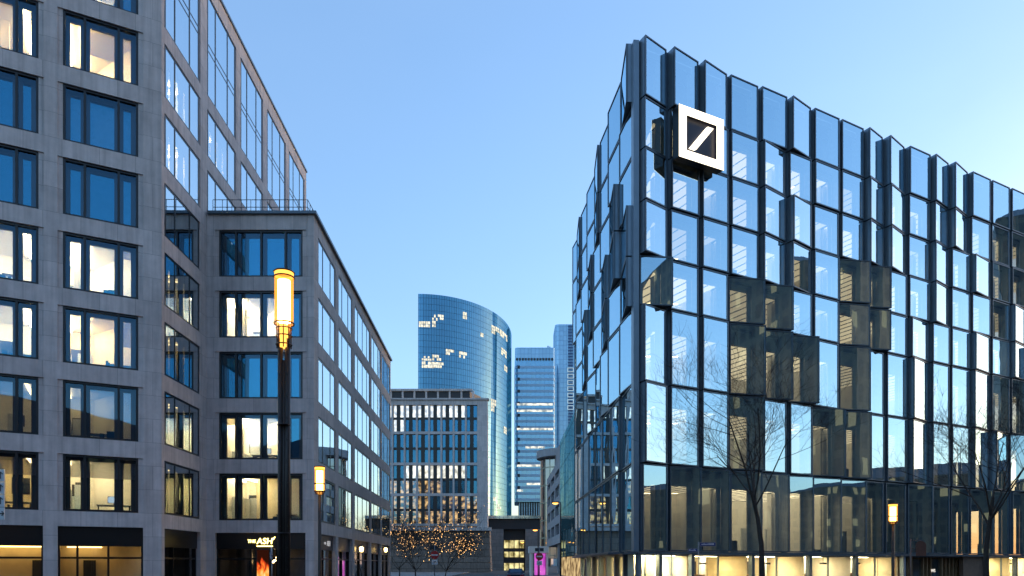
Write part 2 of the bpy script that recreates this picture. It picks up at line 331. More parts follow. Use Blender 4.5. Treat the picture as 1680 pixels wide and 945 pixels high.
# inner blocks keep the sky from showing through the storeys
mb = MB(); mb.prism([(-25.0, 41.4), (-31.5, 38.0), (-34, 66), (-25.2, 66.4)], 0, 37.0); mb.prism([(-17.6, 50.6), (-18.2, 75.6), (-18.7, 75.6), (-18.55, 50.6)], 0, 22.9); mb.build('core', M_off, ob)
mb = MB(); mb.box(FS1, 28.25, 28.3, -12, -.45, 0, 37.6); mb.box(FS2, 31.95, 32.0, -6, -.45, 0, 23.05); mb.build('end_wall', M_stone, ob)
# roof terrace railing of the wing
mb = MB()
R1, R2, R3 = Vector((-18.3, 44.75, 23.22)), Vector((-12.5, 44.75, 23.22)), Vector((-13.0, 76, 23.22))
for a, b in ((R1, R2), (R2, R3)):
    n = int((b-a).length/.55)
    for i in range(n+1):
        q = a+(b-a)*i/n; mb.tube([q, q+Vector((0, 0, .95))], .018, 4)
    for h in (.5, .95): mb.tube([a+Vector((0, 0, h)), b+Vector((0, 0, h))], .022, 4)
mb.build('railing', M_black, ob)
# window kinds row by row, bottom row first
K1 = [['half','dim','bright','bright','off','purple','bright','bright'], ['half','dim','bright','bright','off','off','bright','bright'], ['off']*8]
for ci, (a, b) in enumerate(W1):
    for k in range(8):
        z = rowsZ(k) if k < 7 else TOPZ
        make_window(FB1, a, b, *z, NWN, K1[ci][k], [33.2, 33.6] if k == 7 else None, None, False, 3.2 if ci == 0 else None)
KS1 = ['dim','dim','dim','dim','off','off','off','off']
for ci, (a, b) in enumerate(WS1):
    for k in range(8):
        if ci > 0 and k < 5: continue
        z = rowsZ(k) if k < 7 else TOPZ
        kd = KS1[k] if ci == 0 else 'off'
        if (ci, k) in ((0, 6), (1, 6), (0, 5)): kd = 'mid'
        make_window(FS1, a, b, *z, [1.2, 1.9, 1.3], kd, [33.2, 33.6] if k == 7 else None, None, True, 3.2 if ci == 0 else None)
K2 = ['mid', 'bright', 'off', 'bright', 'off']
for a, b in W2:
    for k in range(5): make_window(FB2, a, b, *rowsZ(k), [1.1, 1.55, 1.6, 1.05], K2[k], None, None, False, 4.9)
for ci, (a, b) in enumerate(WS2):
    for k in range(5):
        kd = 'off'
        if (ci, k) in ((1, 0), (0, 0), (1, 1)): kd = 'dim'
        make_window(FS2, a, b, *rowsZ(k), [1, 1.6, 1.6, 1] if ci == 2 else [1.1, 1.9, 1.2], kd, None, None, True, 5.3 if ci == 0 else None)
# ground floor shop fronts
def shopfront(fr, s0, s1, kind, panes, ab=None):
    f = MB(); f.box(fr, s0, s1, -.5, -.2, 2.8, 3.775)
    f.box(fr, s0, s0+.09, -.5, -.25, 0, 2.8); f.box(fr, s1-.09, s1, -.5, -.25, 0, 2.8)
    e = [s0+.09]
    for q in panes: x = s0+(s1-s0)*q; f.box(fr, x-.05, x+.05, -.5, -.25, 0, 2.8)
    f.box(fr, s0+.09, s1-.09, -.48, -.27, 2.15, 2.25)
    sf = f.build('shop_front', M_fascia, ob)
    p = MB(); p.face([fr.w(s0+.02,-.36,0), fr.w(s1-.02,-.36,0), fr.w(s1-.02,-.36,2.8), fr.w(s0+.02,-.36,2.8)]); p.build('pane', G_shop if kind != 'dark' else G_left, sf)
    r = MB(); W = fr.w; a, c, d = max(s0-.3, .5), s1+.3, -4.2; e = a if ab is None else ab
    r.face([W(e,d,0),W(c,d,0),W(c,d,2.9),W(e,d,2.9)]); r.face([W(a,-.52,0),W(e,d,0),W(e,d,2.9),W(a,-.52,2.9)]); r.face([W(c,-.52,0),W(c,d,0),W(c,d,2.9),W(c,-.52,2.9)])
    r.face([W(a,-.52,2.9),W(c,-.52,2.9),W(c,d,2.9),W(e,d,2.9)])
    r.box(fr, e+.5, e+1.1, d+.02, d+.09, .1, 2.1, 1)
    r.build('room', [M_cream if kind == 'gold' else M_off, M_furn], sf)
    if kind == 'gold':
        l = MB(); l.box(fr, e+.2, s1-.2, d+.35, d+.45, 2.78, 2.84); l.box(fr, s0+.2, s1-.2, -.75, -.68, 2.84, 2.88); l.build('ceiling_lamp', emis('shop cove light', (1, .62, .2), 7), sf)
    return sf
shopfront(FB1, *G1[0], 'gold', [.42, .78], 2.6); shopfront(FB1, *G1[1], 'gold', [.6]); shopfront(FB1, *G1[2], 'dark', [.5])
shopfront(FS1, .35, 4.95, 'bar', [.35, .8], 2.6); shopfront(FB2, *G2[0], 'bar', [.33, .62], 4.3)
for i, (a, b) in enumerate(WS2): shopfront(FS2, a-.15, b+.15, 'bar', [.5], 4.3 if i == 0 else None)

# ------------------------------------------------------------------ the glass building on the right
gb = empty('glass_building', (20, 58, 0), 'tall glass bank building of tilted blue bays with a lit square sign near its corner', 'building')
FR = Fr((8.88, 52.0), (1.9475, 1), (.4568, -.8896))
FL = Fr((8.88, 52.0), (-.0308, 1), (-1, -.0308))
ts = [0, 1.174, 2.507, 3.825, 5.267, 6.66, 7.96, 9.457, 10.85, 12.05, 13.45, 14.95, 16.25, 17.69, 19.2, 20.7, 22.1, 23.5, 24.9]
CS = [t*2.189 for t in ts]
RZ = [39.17, 34.9, 31.28, 27.6, 23.9, 20.3, 14.8, 9.05, 2.77]
TYPE = [  # one string per column from the corner, top row first: f flat, r left edge out, R far out, l right edge out
 'rrrrLrrf','rffffffl','rffffffl','ffffLLLl','frrrLLfl','rfrrfLfl','ffffffLl','fffLLLLl','rrrLLfff','RRRfffff','ffffrRRl',
 'rrrrffff','RRffffff','ffrfrrrl','ffffffRf','fffrrfLf','ffffrrff','frrfffff']
OUT = {'f': (.40, .32), 'r': (.72, .22), 'R': (.82, .15), 'l': (.22, .62), 'L': (.10, 1.0)}
FO = {0:.25}
def bay(fr, s0, s1, z0, z1, p0, p1, name, parent, mk=True, glassm=None, acc=None):
    """one glass box: dark metal rim, pale lined reveal, a big pane, a recessed inner frame"""
    mb = acc[0] if acc else MB(); g = acc[1] if acc else MB(); W = fr.w
    rim = .09; zt, zb = z1-.05, z0+.05
    a, b = s0+.19, s1-.09
    def q(s, e, z):                                   # point on the tilted outer plane (e metres behind it)
        return W(s, p0+(p1-p0)*(s-a)/(b-a)-e, z)
    def slab(sa, sb, za, zc, e0, e1, mi):
        c = [q(sa,e0,za),q(sb,e0,za),q(sb,e0,zc),q(sa,e0,zc),q(sa,e1,za),q(sb,e1,za),q(sb,e1,zc),q(sa,e1,zc)]
        for f in ((0,1,2,3),(5,4,7,6),(0,3,7,4),(1,5,6,2),(3,2,6,7),(0,4,5,1)): mb.face([c[i] for i in f], mi)
    slab(a, a+rim, zb, zt, 0, .16, 0); slab(b-rim, b, zb, zt, 0, .16, 0); slab(a+rim, b-rim, zt-rim, zt, 0, .16, 0); slab(a+rim, b-rim, zb, zb+rim, 0, .16, 0)
    for s, mi in ((a, 1), (b, 1)):                    # cheeks: metal outside, pale lining inside
        s2 = s+.05 if s == a else s-.05
        mb.face([W(s,-.3,zb), q(s,.16,zb), q(s,.16,zt), W(s,-.3,zt)], 1)
        mb.face([W(s2,-.40,zb), q(s2,.16,zb), q(s2,.16,zt), W(s2,-.40,zt)], 2)
    mb.face([W(a,-.3,zt), W(b,-.3,zt), q(b,.16,zt), q(a,.16,zt)], 0); mb.face([W(a,-.3,zb), W(b,-.3,zb), q(b,.16,zb), q(a,.16,zb)], 0)
    mb.face([W(a,-.40,zt-.05), W(b,-.40,zt-.05), q(b,.16,zt-.05), q(a,.16,zt-.05)], 2)
    # recessed inner window: pale panels round the clear opening
    top = .55 if z1-z0 < 5 else 1.35
    for sa, sb, za, zc in ((a+.05, a+.18, zb, zt-.06), (b-.48, b-.05, zb, zt-.06), (a+.18, b-.48, zt-top, zt-.06), (a+.18, b-.48, zb, zb+.10)):
        mb.box(fr, sa, sb, -.50, -.41, za, zc, 2)
    g.face([q(a+rim,.05,zb+rim), q(b-rim,.05,zb+rim), q(b-rim,.05,zt-rim), q(a+rim,.05,zt-rim)])
    if acc: return None
    o = mb.build(name, [M_metal_d, M_metal, M_lining], parent, None, False)
    g.build('pane', glassm or G_right, o, None, False)
    return o
NC = 17
cells = []
for c in range(NC):
    for r in range(8):
        px = CX+F*FR.w(CS[c], 0, 0).x/FR.w(CS[c], 0, 0).y
        cells.append(((CS[c+1]-CS[c])*(RZ[r]-RZ[r+1])/FR.w(CS[c], 0, 0).y**2, c, r))
lcells = []
LC = [0.15, 4.3, 8.5, 12.8, 17.2, 21.7, 26.3, 31.0, 34.2]
rs = random.Random(5)
cells.sort(reverse=True); big = set((c, r) for _, c, r in cells[:96])
accF = (MB(), MB())
for _, c, r in cells:
    p0, p1 = OUT[TYPE[c][r]]; j = rs.uniform(-.05, .10); p0 += j+rs.uniform(-.02, .02); p1 += j+rs.uniform(-.02, .02)
    bay(FR, CS[c], CS[c+1], RZ[r+1], RZ[r], p0, p1, 'glass_bay', gb, acc=None if (c, r) in big else accF)
# bays of the narrow street side, seen edge on
LT = ['rllrrlff', 'llrrllff', 'lllrrlff', 'rrlllfff', 'llrrllff', 'lllrrfff', 'rrllllff', 'lllfffff']
for c in range(8):
    for r in range(8):
        p0, p1 = {'f': (.30, .30), 'r': (.72, .40), 'l': (.18, .54)}[LT[c][r]]
        bay(FL, LC[c], LC[c+1], RZ[r+1], RZ[r], p0+(.2 if c else 0), p1+(.2 if c else 0), 'glass_bay', gb, acc=accF)
o = accF[0].build('bay_field', [M_metal_d, M_metal, M_lining], gb, None, False); o['kind'] = 'stuff'
p = accF[1].build('pane', G_right, o, None, False)
# corner post and vertical mullion backing
mb = MB()
for c in range(NC+1): mb.box(FR, CS[c]-.12, CS[c]+.22, -.32, .03, 2.77, 39.1)
for c in range(1, 9): mb.box(FL, LC[c]-.09, LC[c]+.09, -.32, .08, 2.77, 39.1)
o = mb.build('mullion', M_metal_d, gb)
mb = MB(); mb.prism([(8.60, 51.75), (9.0, 51.80), (9.03, 52.2), (8.55, 52.45)], 2.77, 39.0); mb.build('corner_post', M_metal, gb)
# storeys: slab, ceiling with dark grooves and short lamps, back wall, round columns
SR = CS[NC]
def dl(s): return -(s*.8896-.75)/.4568
for r in range(8):
    z1, z0 = RZ[r], RZ[r+1]; dep = -9.0
    mb = MB()
    plate = [tuple(FR.w(.75, -.4, 0)[:2]), tuple(FR.w(SR, -.4, 0)[:2]), tuple(FR.w(SR, dep, 0)[:2]), tuple(FL.w(34, -7, 0)[:2]), tuple(FL.w(34, -.45, 0)[:2]), tuple(FL.w(.9, -.45, 0)[:2])]
    mb.prism(plate, z0-.28, z0+.04, 0)
    plate2 = [tuple(FR.w(1.6, -.95, 0)[:2]), tuple(FR.w(SR, -.95, 0)[:2]), tuple(FR.w(SR, dep, 0)[:2]), tuple(FL.w(34, -7, 0)[:2]), tuple(FL.w(34, -.95, 0)[:2]), tuple(FL.w(1.8, -.95, 0)[:2])]
    if r > 0: mb.prism(plate2, z1-.55 if z1-z0 < 5 else z1-1.3, z1-.30, 1)
    mb.box(FR, 7.5, SR, dep, dep+.2, z0+.04, z1-.3, 1 if r else 2)
    if r == 0: mb.box(FR, .6, SR, -1.7, -1.6, z0+.04, z1-.5, 2)
    for c in range(1, NC, 2): mb.box(FR, CS[c]+.1, CS[c]+.55, -1.9, -1.45, z0+.04, z1-.5, 1)
    if r: 
        for c in (3, 7, 10, 13): mb.box(FR, CS[c]-.06, CS[c]+.06, dep, -1.6, z0+.04, z1-.55, 1)
    zc = z1-.55 if z1-z0 < 5 else z1-1.3
    for c in range(NC):
        if r:
            for f in (.02, .35, .68):
                x = CS[c]+(CS[c+1]-CS[c])*f
                if dl(x) < -2.2: mb.box(FR, x-.035, x+.035, max(dep+.25, dl(x)), -1.0, zc-.06, zc-.012, 3)
            for q in range(rs.randint(0, 3)):              # planters, screens and bags standing near the glass
                x = rs.uniform(CS[c]+.2, CS[c+1]-.6)
                if dl(x) < -2: mb.box(FR, x, x+rs.uniform(.1, .5), -1.3, -1.0, z0+.05, z0+rs.uniform(.3, 1.2), 3)
            if rs.random() < .35 and dl(CS[c]) < -5: mb.box(FR, CS[c]+.4, CS[c]+.4+rs.uniform(.6, 1.6), -5.2, -5.0, z0+.05, z0+2.2, rs.choice((2, 3)))
    fl = mb.build('storey', [M_carpet, M_white, M_poster, M_furn], gb)
    if r:
        for g_, (ca, cb) in enumerate(((0, 3), (3, 7), (7, 10), (10, 13), (13, NC))):
            lev = (g_*3+r*5) % 4
            if r == 7: lev = {1: 4, 0: 5, 2: 5}.get(g_, 6)
            if lev == 6: continue
            mb = MB(); xa, xb = CS[ca]+.08, CS[cb]-.08
            pl = [FR.w(xa, -.98, 0), FR.w(xb, -.98, 0), FR.w(xb, dep+.25, 0), FR.w(xa, dep+.25, 0)] if ca else [FR.w(2.2, -.98, 0), FR.w(xb, -.98, 0), FR.w(xb, dl(xb)+.1, 0)]
            mb.face([(p_.x, p_.y, zc-.008) for p_ in pl]); mb.build('ceiling_fill_glow', L_ceil[lev], fl)  # glow sheet added under the ceiling to brighten the rooms
        mb = MB()
        for c in range(2, NC):
            if (c*7+r*3) % 3 == 0:
                x = CS[c]+(CS[c+1]-CS[c])*.35; mb.box(FR, x-.03, x+.03, -3.2, -2.6, zc-.075, zc-.062)
        for x in range(8, 33, 5): mb.box(FL, x, x+.1, -5, -1.5, zc-.07, zc-.045)
        l = mb.build('ceiling_lamp', L_cool, fl); l['kind'] = 'stuff'
mb = MB(); mb.prism([tuple(FR.w(6, -9.2, 0)[:2]), tuple(FR.w(SR+.5, -9.2, 0)[:2]), tuple(FR.w(SR+.5, -25, 0)[:2]), tuple(FL.w(33.6, -6.2, 0)[:2]), tuple(FL.w(8, -6.2, 0)[:2])], 2.7, 38.4); mb.build('core', M_white, gb)
mb = MB(); pl = [tuple(FR.w(.3, -.4, 0)[:2]), tuple(FR.w(SR, -.4, 0)[:2]), tuple(FR.w(SR, -25, 0)[:2]), tuple(FL.w(34.2, -.5, 0)[:2]), tuple(FL.w(.5, -.4, 0)[:2])]
mb.prism(pl, 38.45, 38.6); mb.build('roof', M_dark, gb)
# underside band over the shops
mb = MB(); mb.box(FR, -.3, SR, -1.6, .5, 2.60, 2.765); mb.box(FL, -.2, 34.2, -1.6, .75, 2.58, 2.762); mb.build('soffit', M_metal_d, gb)
# ground floor: lit shops behind columns
M_fin0 = pbr('oak shop fitting', (.28, .17, .08), .5)
def sR(px, d=0): return FR.s_at(px, d)
gx = [sR(x) for x in (1048, 1082, 1135, 1234, 1328, 1404, 1482)]
gx2 = [sR(x) for x in (1582, 1616, 1666, 1720)]
def lit_shop(fr, s0, s1, wall, lamp, posts=(), dmin=-5):
    f = MB()
    for x in [s0, s1]: f.box(fr, x-.14, x+.14, -.25, .15, 0, 2.6)
    for q in posts: x = s0+(s1-s0)*q; f.box(fr, x-.04, x+.04, -.6, -.45, 0, 2.6)
    f.box(fr, s0, s1, -.6, -.2, 2.5, 2.6); f.box(fr, s0, s1, -.6, -.2, .001, .1)
    sf = f.build('shop_front', M_metal, gb)
    p = MB(); p.face([fr.w(s0,-.5,0), fr.w(s1,-.5,0), fr.w(s1,-.5,2.6), fr.w(s0,-.5,2.6)]); p.build('pane', G_shop, sf)
    r = MB(); W = fr.w; d = dmin; h = 2.58
    r.face([W(s0,d,0),W(s1,d,0),W(s1,d,h),W(s0,d,h)]); r.face([W(s0,-.55,0),W(s0,d,0),W(s0,d,h),W(s0,-.55,h)]); r.face([W(s1,-.55,0),W(s1,d,0),W(s1,d,h),W(s1,-.55,h)]); r.face([W(s0,-.55,h),W(s1,-.55,h),W(s1,d,h),W(s0,d,h)])
    if d < -4: x = s0+(s1-s0)*random.uniform(.05, .6); r.box(fr, x, x+.5, -4.4, -4.1, 0, 2.1, 1); x = s0+(s1-s0)*random.uniform(.5, .8); r.box(fr, x, x+.5, -3.9, -3.6, 0, h, 2)
    if d < -4:
        for i in range(random.randint(1, 4)):             # framed pictures and shelves on the back wall, a counter, a pendant
            x = s0+(s1-s0)*random.uniform(.02, .8); z_ = random.uniform(.9, 1.6); r.box(fr, x, x+random.uniform(.3, 1.1), d+.02, d+.08, z_, z_+random.uniform(.15, .7), random.choice((1, 2, 3)))
        x = s0+(s1-s0)*random.uniform(.1, .5); r.box(fr, x, x+random.uniform(1, 2.2), -3.2, -2.7, 0, 1.05, 3)
        x = s0+(s1-s0)*random.uniform(.3, .7); r.box(fr, x-.01, x+.01, -1.9, -1.88, 2.0, h, 1); r.box(fr, x-.2, x+.2, -2.1, -1.7, 1.85, 2.0, 1)
    r.build('room', [wall, M_furn, M_poster, M_fin0], sf)
    l = MB(); w = s1-s0; l.box(fr, s0+w*.15, s0+w*.85, d*.6-.25, d*.6+.2, h-.1, h-.05); l.build('ceiling_lamp', lamp, sf)
    return sf
for i, (a, b) in enumerate(zip(gx, gx[1:])): lit_shop(FR, a, b, (M_cream, M_white, M_cream, M_cream, M_white, M_cream)[i], (L_shop, L_shop, L_shop2, L_shop, L_shop2, L_shop2)[i], (.5,), (-1.3, -2.6, -5, -5, -5, -5)[i])
lit_shop(FR, gx2[1], gx2[2], M_cream, L_shop, (.7,)); lit_shop(FR, gx2[2], gx2[3], M_cream, L_shop)
mb = MB(); mb.box(FR, gx2[0], gx2[1], -.5, -.1, 0, 2.6); mb.build('wall_panel', pbr('bronze panel', (.16, .11, .08), .4, .3), gb)
# entrance with bronze fins
ent = MB(); W = FR.w; e0, e1 = gx[-1], gx2[0]
M_fin = pbr('bronze fins', (.30, .20, .11), .4, .4)
n = 16
for i in range(n+1):
    x = e0+(e1-e0)*i/n
    if i not in (5, 6, 10, 11): ent.box(FR, x-.05, x+.05, -1.1, -.7, 0, 2.6)
ent.box(FR, e0, e1, -2.6, -2.5, 0, 2.6)
en = ent.build('entrance', M_fin, gb)
mb = MB(); mb.box(FR, e0+.4, e1-.4, -1.7, -1.6, 2.5, 2.56); mb.build('ceiling_lamp', emis('entrance cove', (1, .68, .35), 12), en)
for q in (.30, .61): mb = MB(); x = e0+(e1-e0)*q; mb.box(FR, x, x+1.1, -.95, -.85, 0, 2.3); mb.build('door', G_left, en)
# street side shops
for i in range(1, 7):
    lit_shop(FL, LC[i]+.2, LC[i+1]-.05, M_cream, [L_shop, emis('amber shop light', (1, .55, .15), 30), L_shop][i % 3], (.35, .7))
mb = MB(); mb.box(FL, 1.0, 20, .5, 1.9, 2.60, 2.72); mb.build('canopy', M_metal_d, gb)

# ------------------------------------------------------------------ lit square sign
SD = 1.35; sa = FR.s_at(1114, SD); z_t = P(1113, 170, FR.w(sa, SD, 0).y).z; z_b = P(1113, 256, FR.w(sa, SD, 0).y).z
sb = FR.s_at(1187.5, SD); H_ = z_t-z_b
sg = empty('illuminated_sign', FR.w((sa+sb)/2, SD-.5, z_b), 'square white lit logo sign with a slanted bar on the corner of the glass building', 'sign')
mb = MB(); mb.box(FR, sa+.03, sb-.03, .62, SD-.28, z_b+.03, z_t-.03)
for e_ in ((sa+.01, sb-.01, z_b+.01, z_b+.55), (sa+.01, sb-.01, z_t-.55, z_t-.01), (sa+.01, sa+.55, z_b+.55, z_t-.55), (sb-.55, sb-.01, z_b+.55, z_t-.55)): mb.box(FR, e_[0], e_[1], SD-.279, SD-.004, e_[2], e_[3])
if 1: mb.box(FR, sa+.7, sa+1.0, .2, .62, z_b+.4, z_t-.4); mb.box(FR, sb-1.0, sb-.7, .2, .62, z_b+.4, z_t-.4); mb.build('housing', M_black, sg)
M_logo = emis('logo light', (1, .86, .66), 3.2)
mb = MB(); fw = (sb-sa)*.165; fh = H_*.165
[mb.face([FR.w(q[0], SD, q[2]), FR.w(q[1], SD, q[2]), FR.w(q[1], SD, q[3]), FR.w(q[0], SD, q[3])]) for q in ((sa, sb, z_b, z_b+fh), (sa, sb, z_t-fh, z_t), (sa, sa+fw, z_b+fh, z_t-fh), (sb-fw, sb, z_b+fh, z_t-fh))]
mb.build('border', M_logo, sg)
mb = MB(); L = sb-sa
def sp(x, y, d): return FR.w(sa+L*x, d, z_b+H_*y)
q4 = [(.26, .25), (.39, .25), (.77, .76), (.64, .76)]
fr_ = [sp(x, y, SD-.02) for x, y in q4]; bk = [sp(x, y, SD-.25) for x, y in q4]
mb.face(fr_); mb.face(bk[::-1])
for i in range(4): mb.face([fr_[i], bk[i], bk[(i+1) % 4], fr_[(i+1) % 4]])
mb.build('slanted_bar', M_logo, sg)
mb = MB(); mb.box(FR, sa+.2, sb-.2, SD-.275, SD-.255, z_b+.2, z_t-.2); mb.build('back_panel', pbr('navy panel', (.01, .012, .03), .4), sg)

# ------------------------------------------------------------------ middle stone block down the street
D1 = 165.0; k1 = D1/F
FM = Fr(((600-CX)*k1, D1), (1, 0), (0, -1))
mo = empty('stone_block', (-18, 170, 0), 'mid-height pale stone block with tall paired windows behind the fairy-lit trees', 'building')
def mz(y): return EYE+(HY-y)*k1
def ms(px): return (px-600)*k1
ztop = mz(656); zbase = mz(865)
colx = [ms(625+i*20.1+.0) for i in range(9)]        # left edge of each window column
bands = [mz(662), mz(710), mz(761), mz(811.5), mz(861)]
mb = MB(); pw = .42
for x in [colx[i]-pw for i in range(9)]: mb.box(FM, x, x+pw, -1.2, 0, zbase, ztop)
mb.box(FM, colx[8]-pw+pw, ms(800), -1.2, 0, zbase, ztop); mb.box(FM, 0, colx[0]-pw, -1.2, 0, zbase, ztop)
for i in range(8):
    for zz in bands: mb.box(FM, colx[i], colx[i+1]-pw, -1.2, -.03, zz-.3, zz+.3)
    mb.box(FM, colx[i], colx[i+1]-pw, -1.2, -.03, bands[0]+.3, ztop)
mb.box(FM, -.1, ms(800)+.3, -1.6, .35, ztop, ztop+.35); mb.box(FM, -.1, ms(800)+.8, -1.6, .9, zbase-.8, zbase-.01)
mb.prism([(FM.w(ms(800), 0, 0).x, D1+.05), (FM.w(ms(800), 0, 0).x-.8, D1+30), (FM.w(0, 0, 0).x, D1+30), (FM.w(0, 0, 0).x, D1+3.2), (FM.w(ms(800), 0, 0).x-.5, D1+3.2)], zbase, ztop-.02)
mb.build('wall', M_stone2, mo)
mb = MB(); 
zz = zbase-.8; i = 0
while zz > 0:
    z2 = max(zz-1.45, 0); mb.box(FM, 0, ms(803+(i % 2)*.0)+i*.05, -12, -.2+.0*i, z2+.10, zz); mb.box(FM, 0, ms(802), -12, -.35, z2, z2+.10); zz = z2; i += 1
mb.build('plinth', M_plinth, mo)
mb = MB(); a0, a1 = ms(610), ms(774)
for i in range(9):
    x = ms(610+i*19.6+7); mb.box(FM, x, x+.42, -3.2, -2.6, ztop+.35, mz(636.5))
mb.box(FM, a0, a1, -3.3, -2.4, mz(637), mz(633.5)); mb.build('attic', M_stone2, mo)
mb = MB(); mb.prism([(FM.w(a0, 0, 0).x, D1+2.9), (FM.w(a1, 0, 0).x-.6, D1+2.9), (FM.w(ms(786), 0, 0).x, D1+8), (FM.w(ms(786), 0, 0).x, D1+20), (FM.w(a0, 0, 0).x, D1+20)], ztop+.3, mz(637.5)); mb.build('louvre', M_furn, mo)
E_wht = emis_noise('far white office light', (.30, .27, .20), (1, .92, .74), 2.6, (1.1, 1, .9))
E_amb = emis_noise('far amber office light', (.04, .02, .006), (1, .60, .22), 1.8, (.9, 1, 1.1), .42, .68)
E_no = pbr('far dark room', (.03, .03, .035), .8)
lit = {(0,0):'w',(1,0):'w',(2,0):'w',(3,0):'w',(4,0):'w',(5,0):'w',(6,0):'w',(1,1):'W'}
for c in range(8):
    for r in range(4):
        z1, z0 = bands[r]-.3, bands[r+1]+.3; x0, x1 = colx[c], colx[c+1]-pw; w = x1-x0; zm = (z0+z1)/2
        f = MB(); f.box(FM, x0+w*.30, x0+w*.66, -.75, -.45, z0, z1); f.box(FM, x0, x0+w*.30, -.75, -.5, zm-.28, zm+.28); f.box(FM, x0+w*.66, x1, -.75, -.5, zm-.28, zm+.28)
        f.box(FM, x0, x0+.06, -.75, -.5, z0, z1); f.box(FM, x1-.06, x1, -.75, -.5, z0, z1)
        wd = f.build('window', M_black, mo)
        g = MB(); g.face([FM.w(x0, -.62, z0), FM.w(x1, -.62, z0), FM.w(x1, -.62, z1), FM.w(x0, -.62, z1)]); g.build('pane', G_far, wd)
        g = MB(); lv = []
        for h, (za, zc) in enumerate(((zm, z1), (z0, zm))):
            m_ = 0
            if r == 0 and h == 0 and c < 7: m_ = 1
            if r == 0 and h == 1 and c == 1: m_ = 1
            if r == 2 and h == 0 and 2 <= c <= 6: m_ = 1
            if r == 2 and h == 1: m_ = 2 if c < 5 else 0
            if r == 3: m_ = 2 if (c*3+h*5) % 4 or h else 0
            g.face([FM.w(x0, -1.15, za), FM.w(x1, -1.15, za), FM.w(x1, -1.15, zc), FM.w(x0, -1.15, zc)], m_)
        g.build('room', [E_no, E_wht, E_amb], wd)

# ------------------------------------------------------------------ curved glass tower
tw = empty('curved_tower', (-30, 430, 0), 'blue glass tower with a curved front and a sloping curved roofline', 'tower')
M_tower = curtain('tower glass', (.010, .12, .21), 1.45, 3.35, (.004, .03, .06), .10, .29, .06, .3, (.38, .74, 1.0))
X0, Y0 = (686-CX)/F*400, 400.0; RX, RY = 51.0, 74.0; HT = EYE+(HY-482)/F*400
def tp(th): return (X0+RX*math.sin(th), Y0+RY*(1-math.cos(th)))
arc = [tp(math.radians(a)) for a in range(0, 91, 3)]+[tp(math.radians(a)) for a in range(93, 121, 3)]
mb = MB(); L = 0; al = [0]
for a, b in zip(arc, arc[1:]): al.append(al[-1]+math.hypot(b[0]-a[0], b[1]-a[1]))
for i in range(len(arc)-1):
    a, b = arc[i], arc[i+1]
    mb.face([(a[0], a[1], 0), (b[0], b[1], 0), (b[0], b[1], HT), (a[0], a[1], HT)], 0, [(al[i], 0), (al[i+1], 0), (al[i+1], HT), (al[i], HT)], True)
mb.face([(arc[-1][0], arc[-1][1], 0), (X0, Y0+90, 0), (X0, Y0+90, HT), (arc[-1][0], arc[-1][1], HT)]); mb.face([(X0, Y0, 0), (X0, Y0+90, 0), (X0, Y0+90, HT), (X0, Y0, HT)])
mb.face([(p[0], p[1], HT-.3) for p in arc]+[(X0, Y0+90, HT-.3)])
mb.build('glass_skin', M_tower, tw)
E_tow = emis_noise('tower office light', (.35, .33, .26), (1, .92, .70), 1.45, (.9, .9, .5))
def arc_at(px):
    best = min(range(0, 901), key=lambda i: abs(CX+F*tp(math.radians(i*.1))[0]/tp(math.radians(i*.1))[1]-px)); return math.radians(best*.1)
for x0, x1, y0, y1 in ((687,706,527,537),(709,718,516,537),(718,728,516,525),(752,766,511,523),(788,793,546,553),(806,812,534,548),(812,822,538,546),(820,832,545,556),
                       (731,745,573,583),(753,766,577,588),(692,708,584,592),(709,724,582,592),(692,712,593,604),(712,728,594,604),(805,814,655,676),(809,813,815,822),(812,822,827,835),(826,831,700,712),(827,832,600,610),(822,831,573,585)):
    t0, t1 = arc_at(x0), arc_at(x1); m_ = MB(); n = max(2, int((x1-x0)/4)+1)
    dd = tp((t0+t1)/2)[1]; za, zc = EYE+(HY-y1)/F*dd, EYE+(HY-y0)/F*dd
    nf = max(1, round((zc-za)/1.7))
    for i in range(n):
        a, b = [Vector((*tp(t0+(t1-t0)*(i+e)/n), 0)) for e in (.06, .90)]
        nn = Vector((b.y-a.y, -(b.x-a.x), 0)).normalized()*.12
        a, b = a+nn, b+nn
        for j in range(nf):
            if nf*n > 3 and rs.random() < .16: continue
            h = (zc-za)/nf; m_.face([(a.x, a.y, za+h*j+.12), (b.x, b.y, za+h*j+.12), (b.x, b.y, za+h*j+h-.12), (a.x, a.y, za+h*j+h-.12)])
    m_.build('lit_window', E_tow, tw)

# ------------------------------------------------------------------ two silver towers
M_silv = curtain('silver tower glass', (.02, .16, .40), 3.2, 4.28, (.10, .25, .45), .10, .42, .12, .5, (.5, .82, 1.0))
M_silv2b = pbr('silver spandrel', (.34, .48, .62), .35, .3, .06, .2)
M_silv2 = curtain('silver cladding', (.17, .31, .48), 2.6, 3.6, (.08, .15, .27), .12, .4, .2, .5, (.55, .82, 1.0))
def rounded(x0, x1, y0, y1, r, n=5):
    pts = []
    for cx, cy, a0 in ((x0+r, y0+r, 180), (x1-r, y0+r, 270), (x1-r, y1-r, 0), (x0+r, y1-r, 90)):
        for i in range(n+1): a = math.radians(a0+90*i/n); pts.append((cx+r*math.cos(a), cy+r*math.sin(a)))
    return pts
Ds = 520.0; ks = Ds/F
t1 = empty('banded_tower', (16, 540, 0), 'silver tower with horizontal glass bands, some lit, right of the curved tower', 'tower')
zt = EYE+(HY-570)*ks; zb_ = EYE+(HY-823)*ks
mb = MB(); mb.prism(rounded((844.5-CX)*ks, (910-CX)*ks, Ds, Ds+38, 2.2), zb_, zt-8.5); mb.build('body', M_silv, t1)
mb = MB(); z_ = zb_+.6
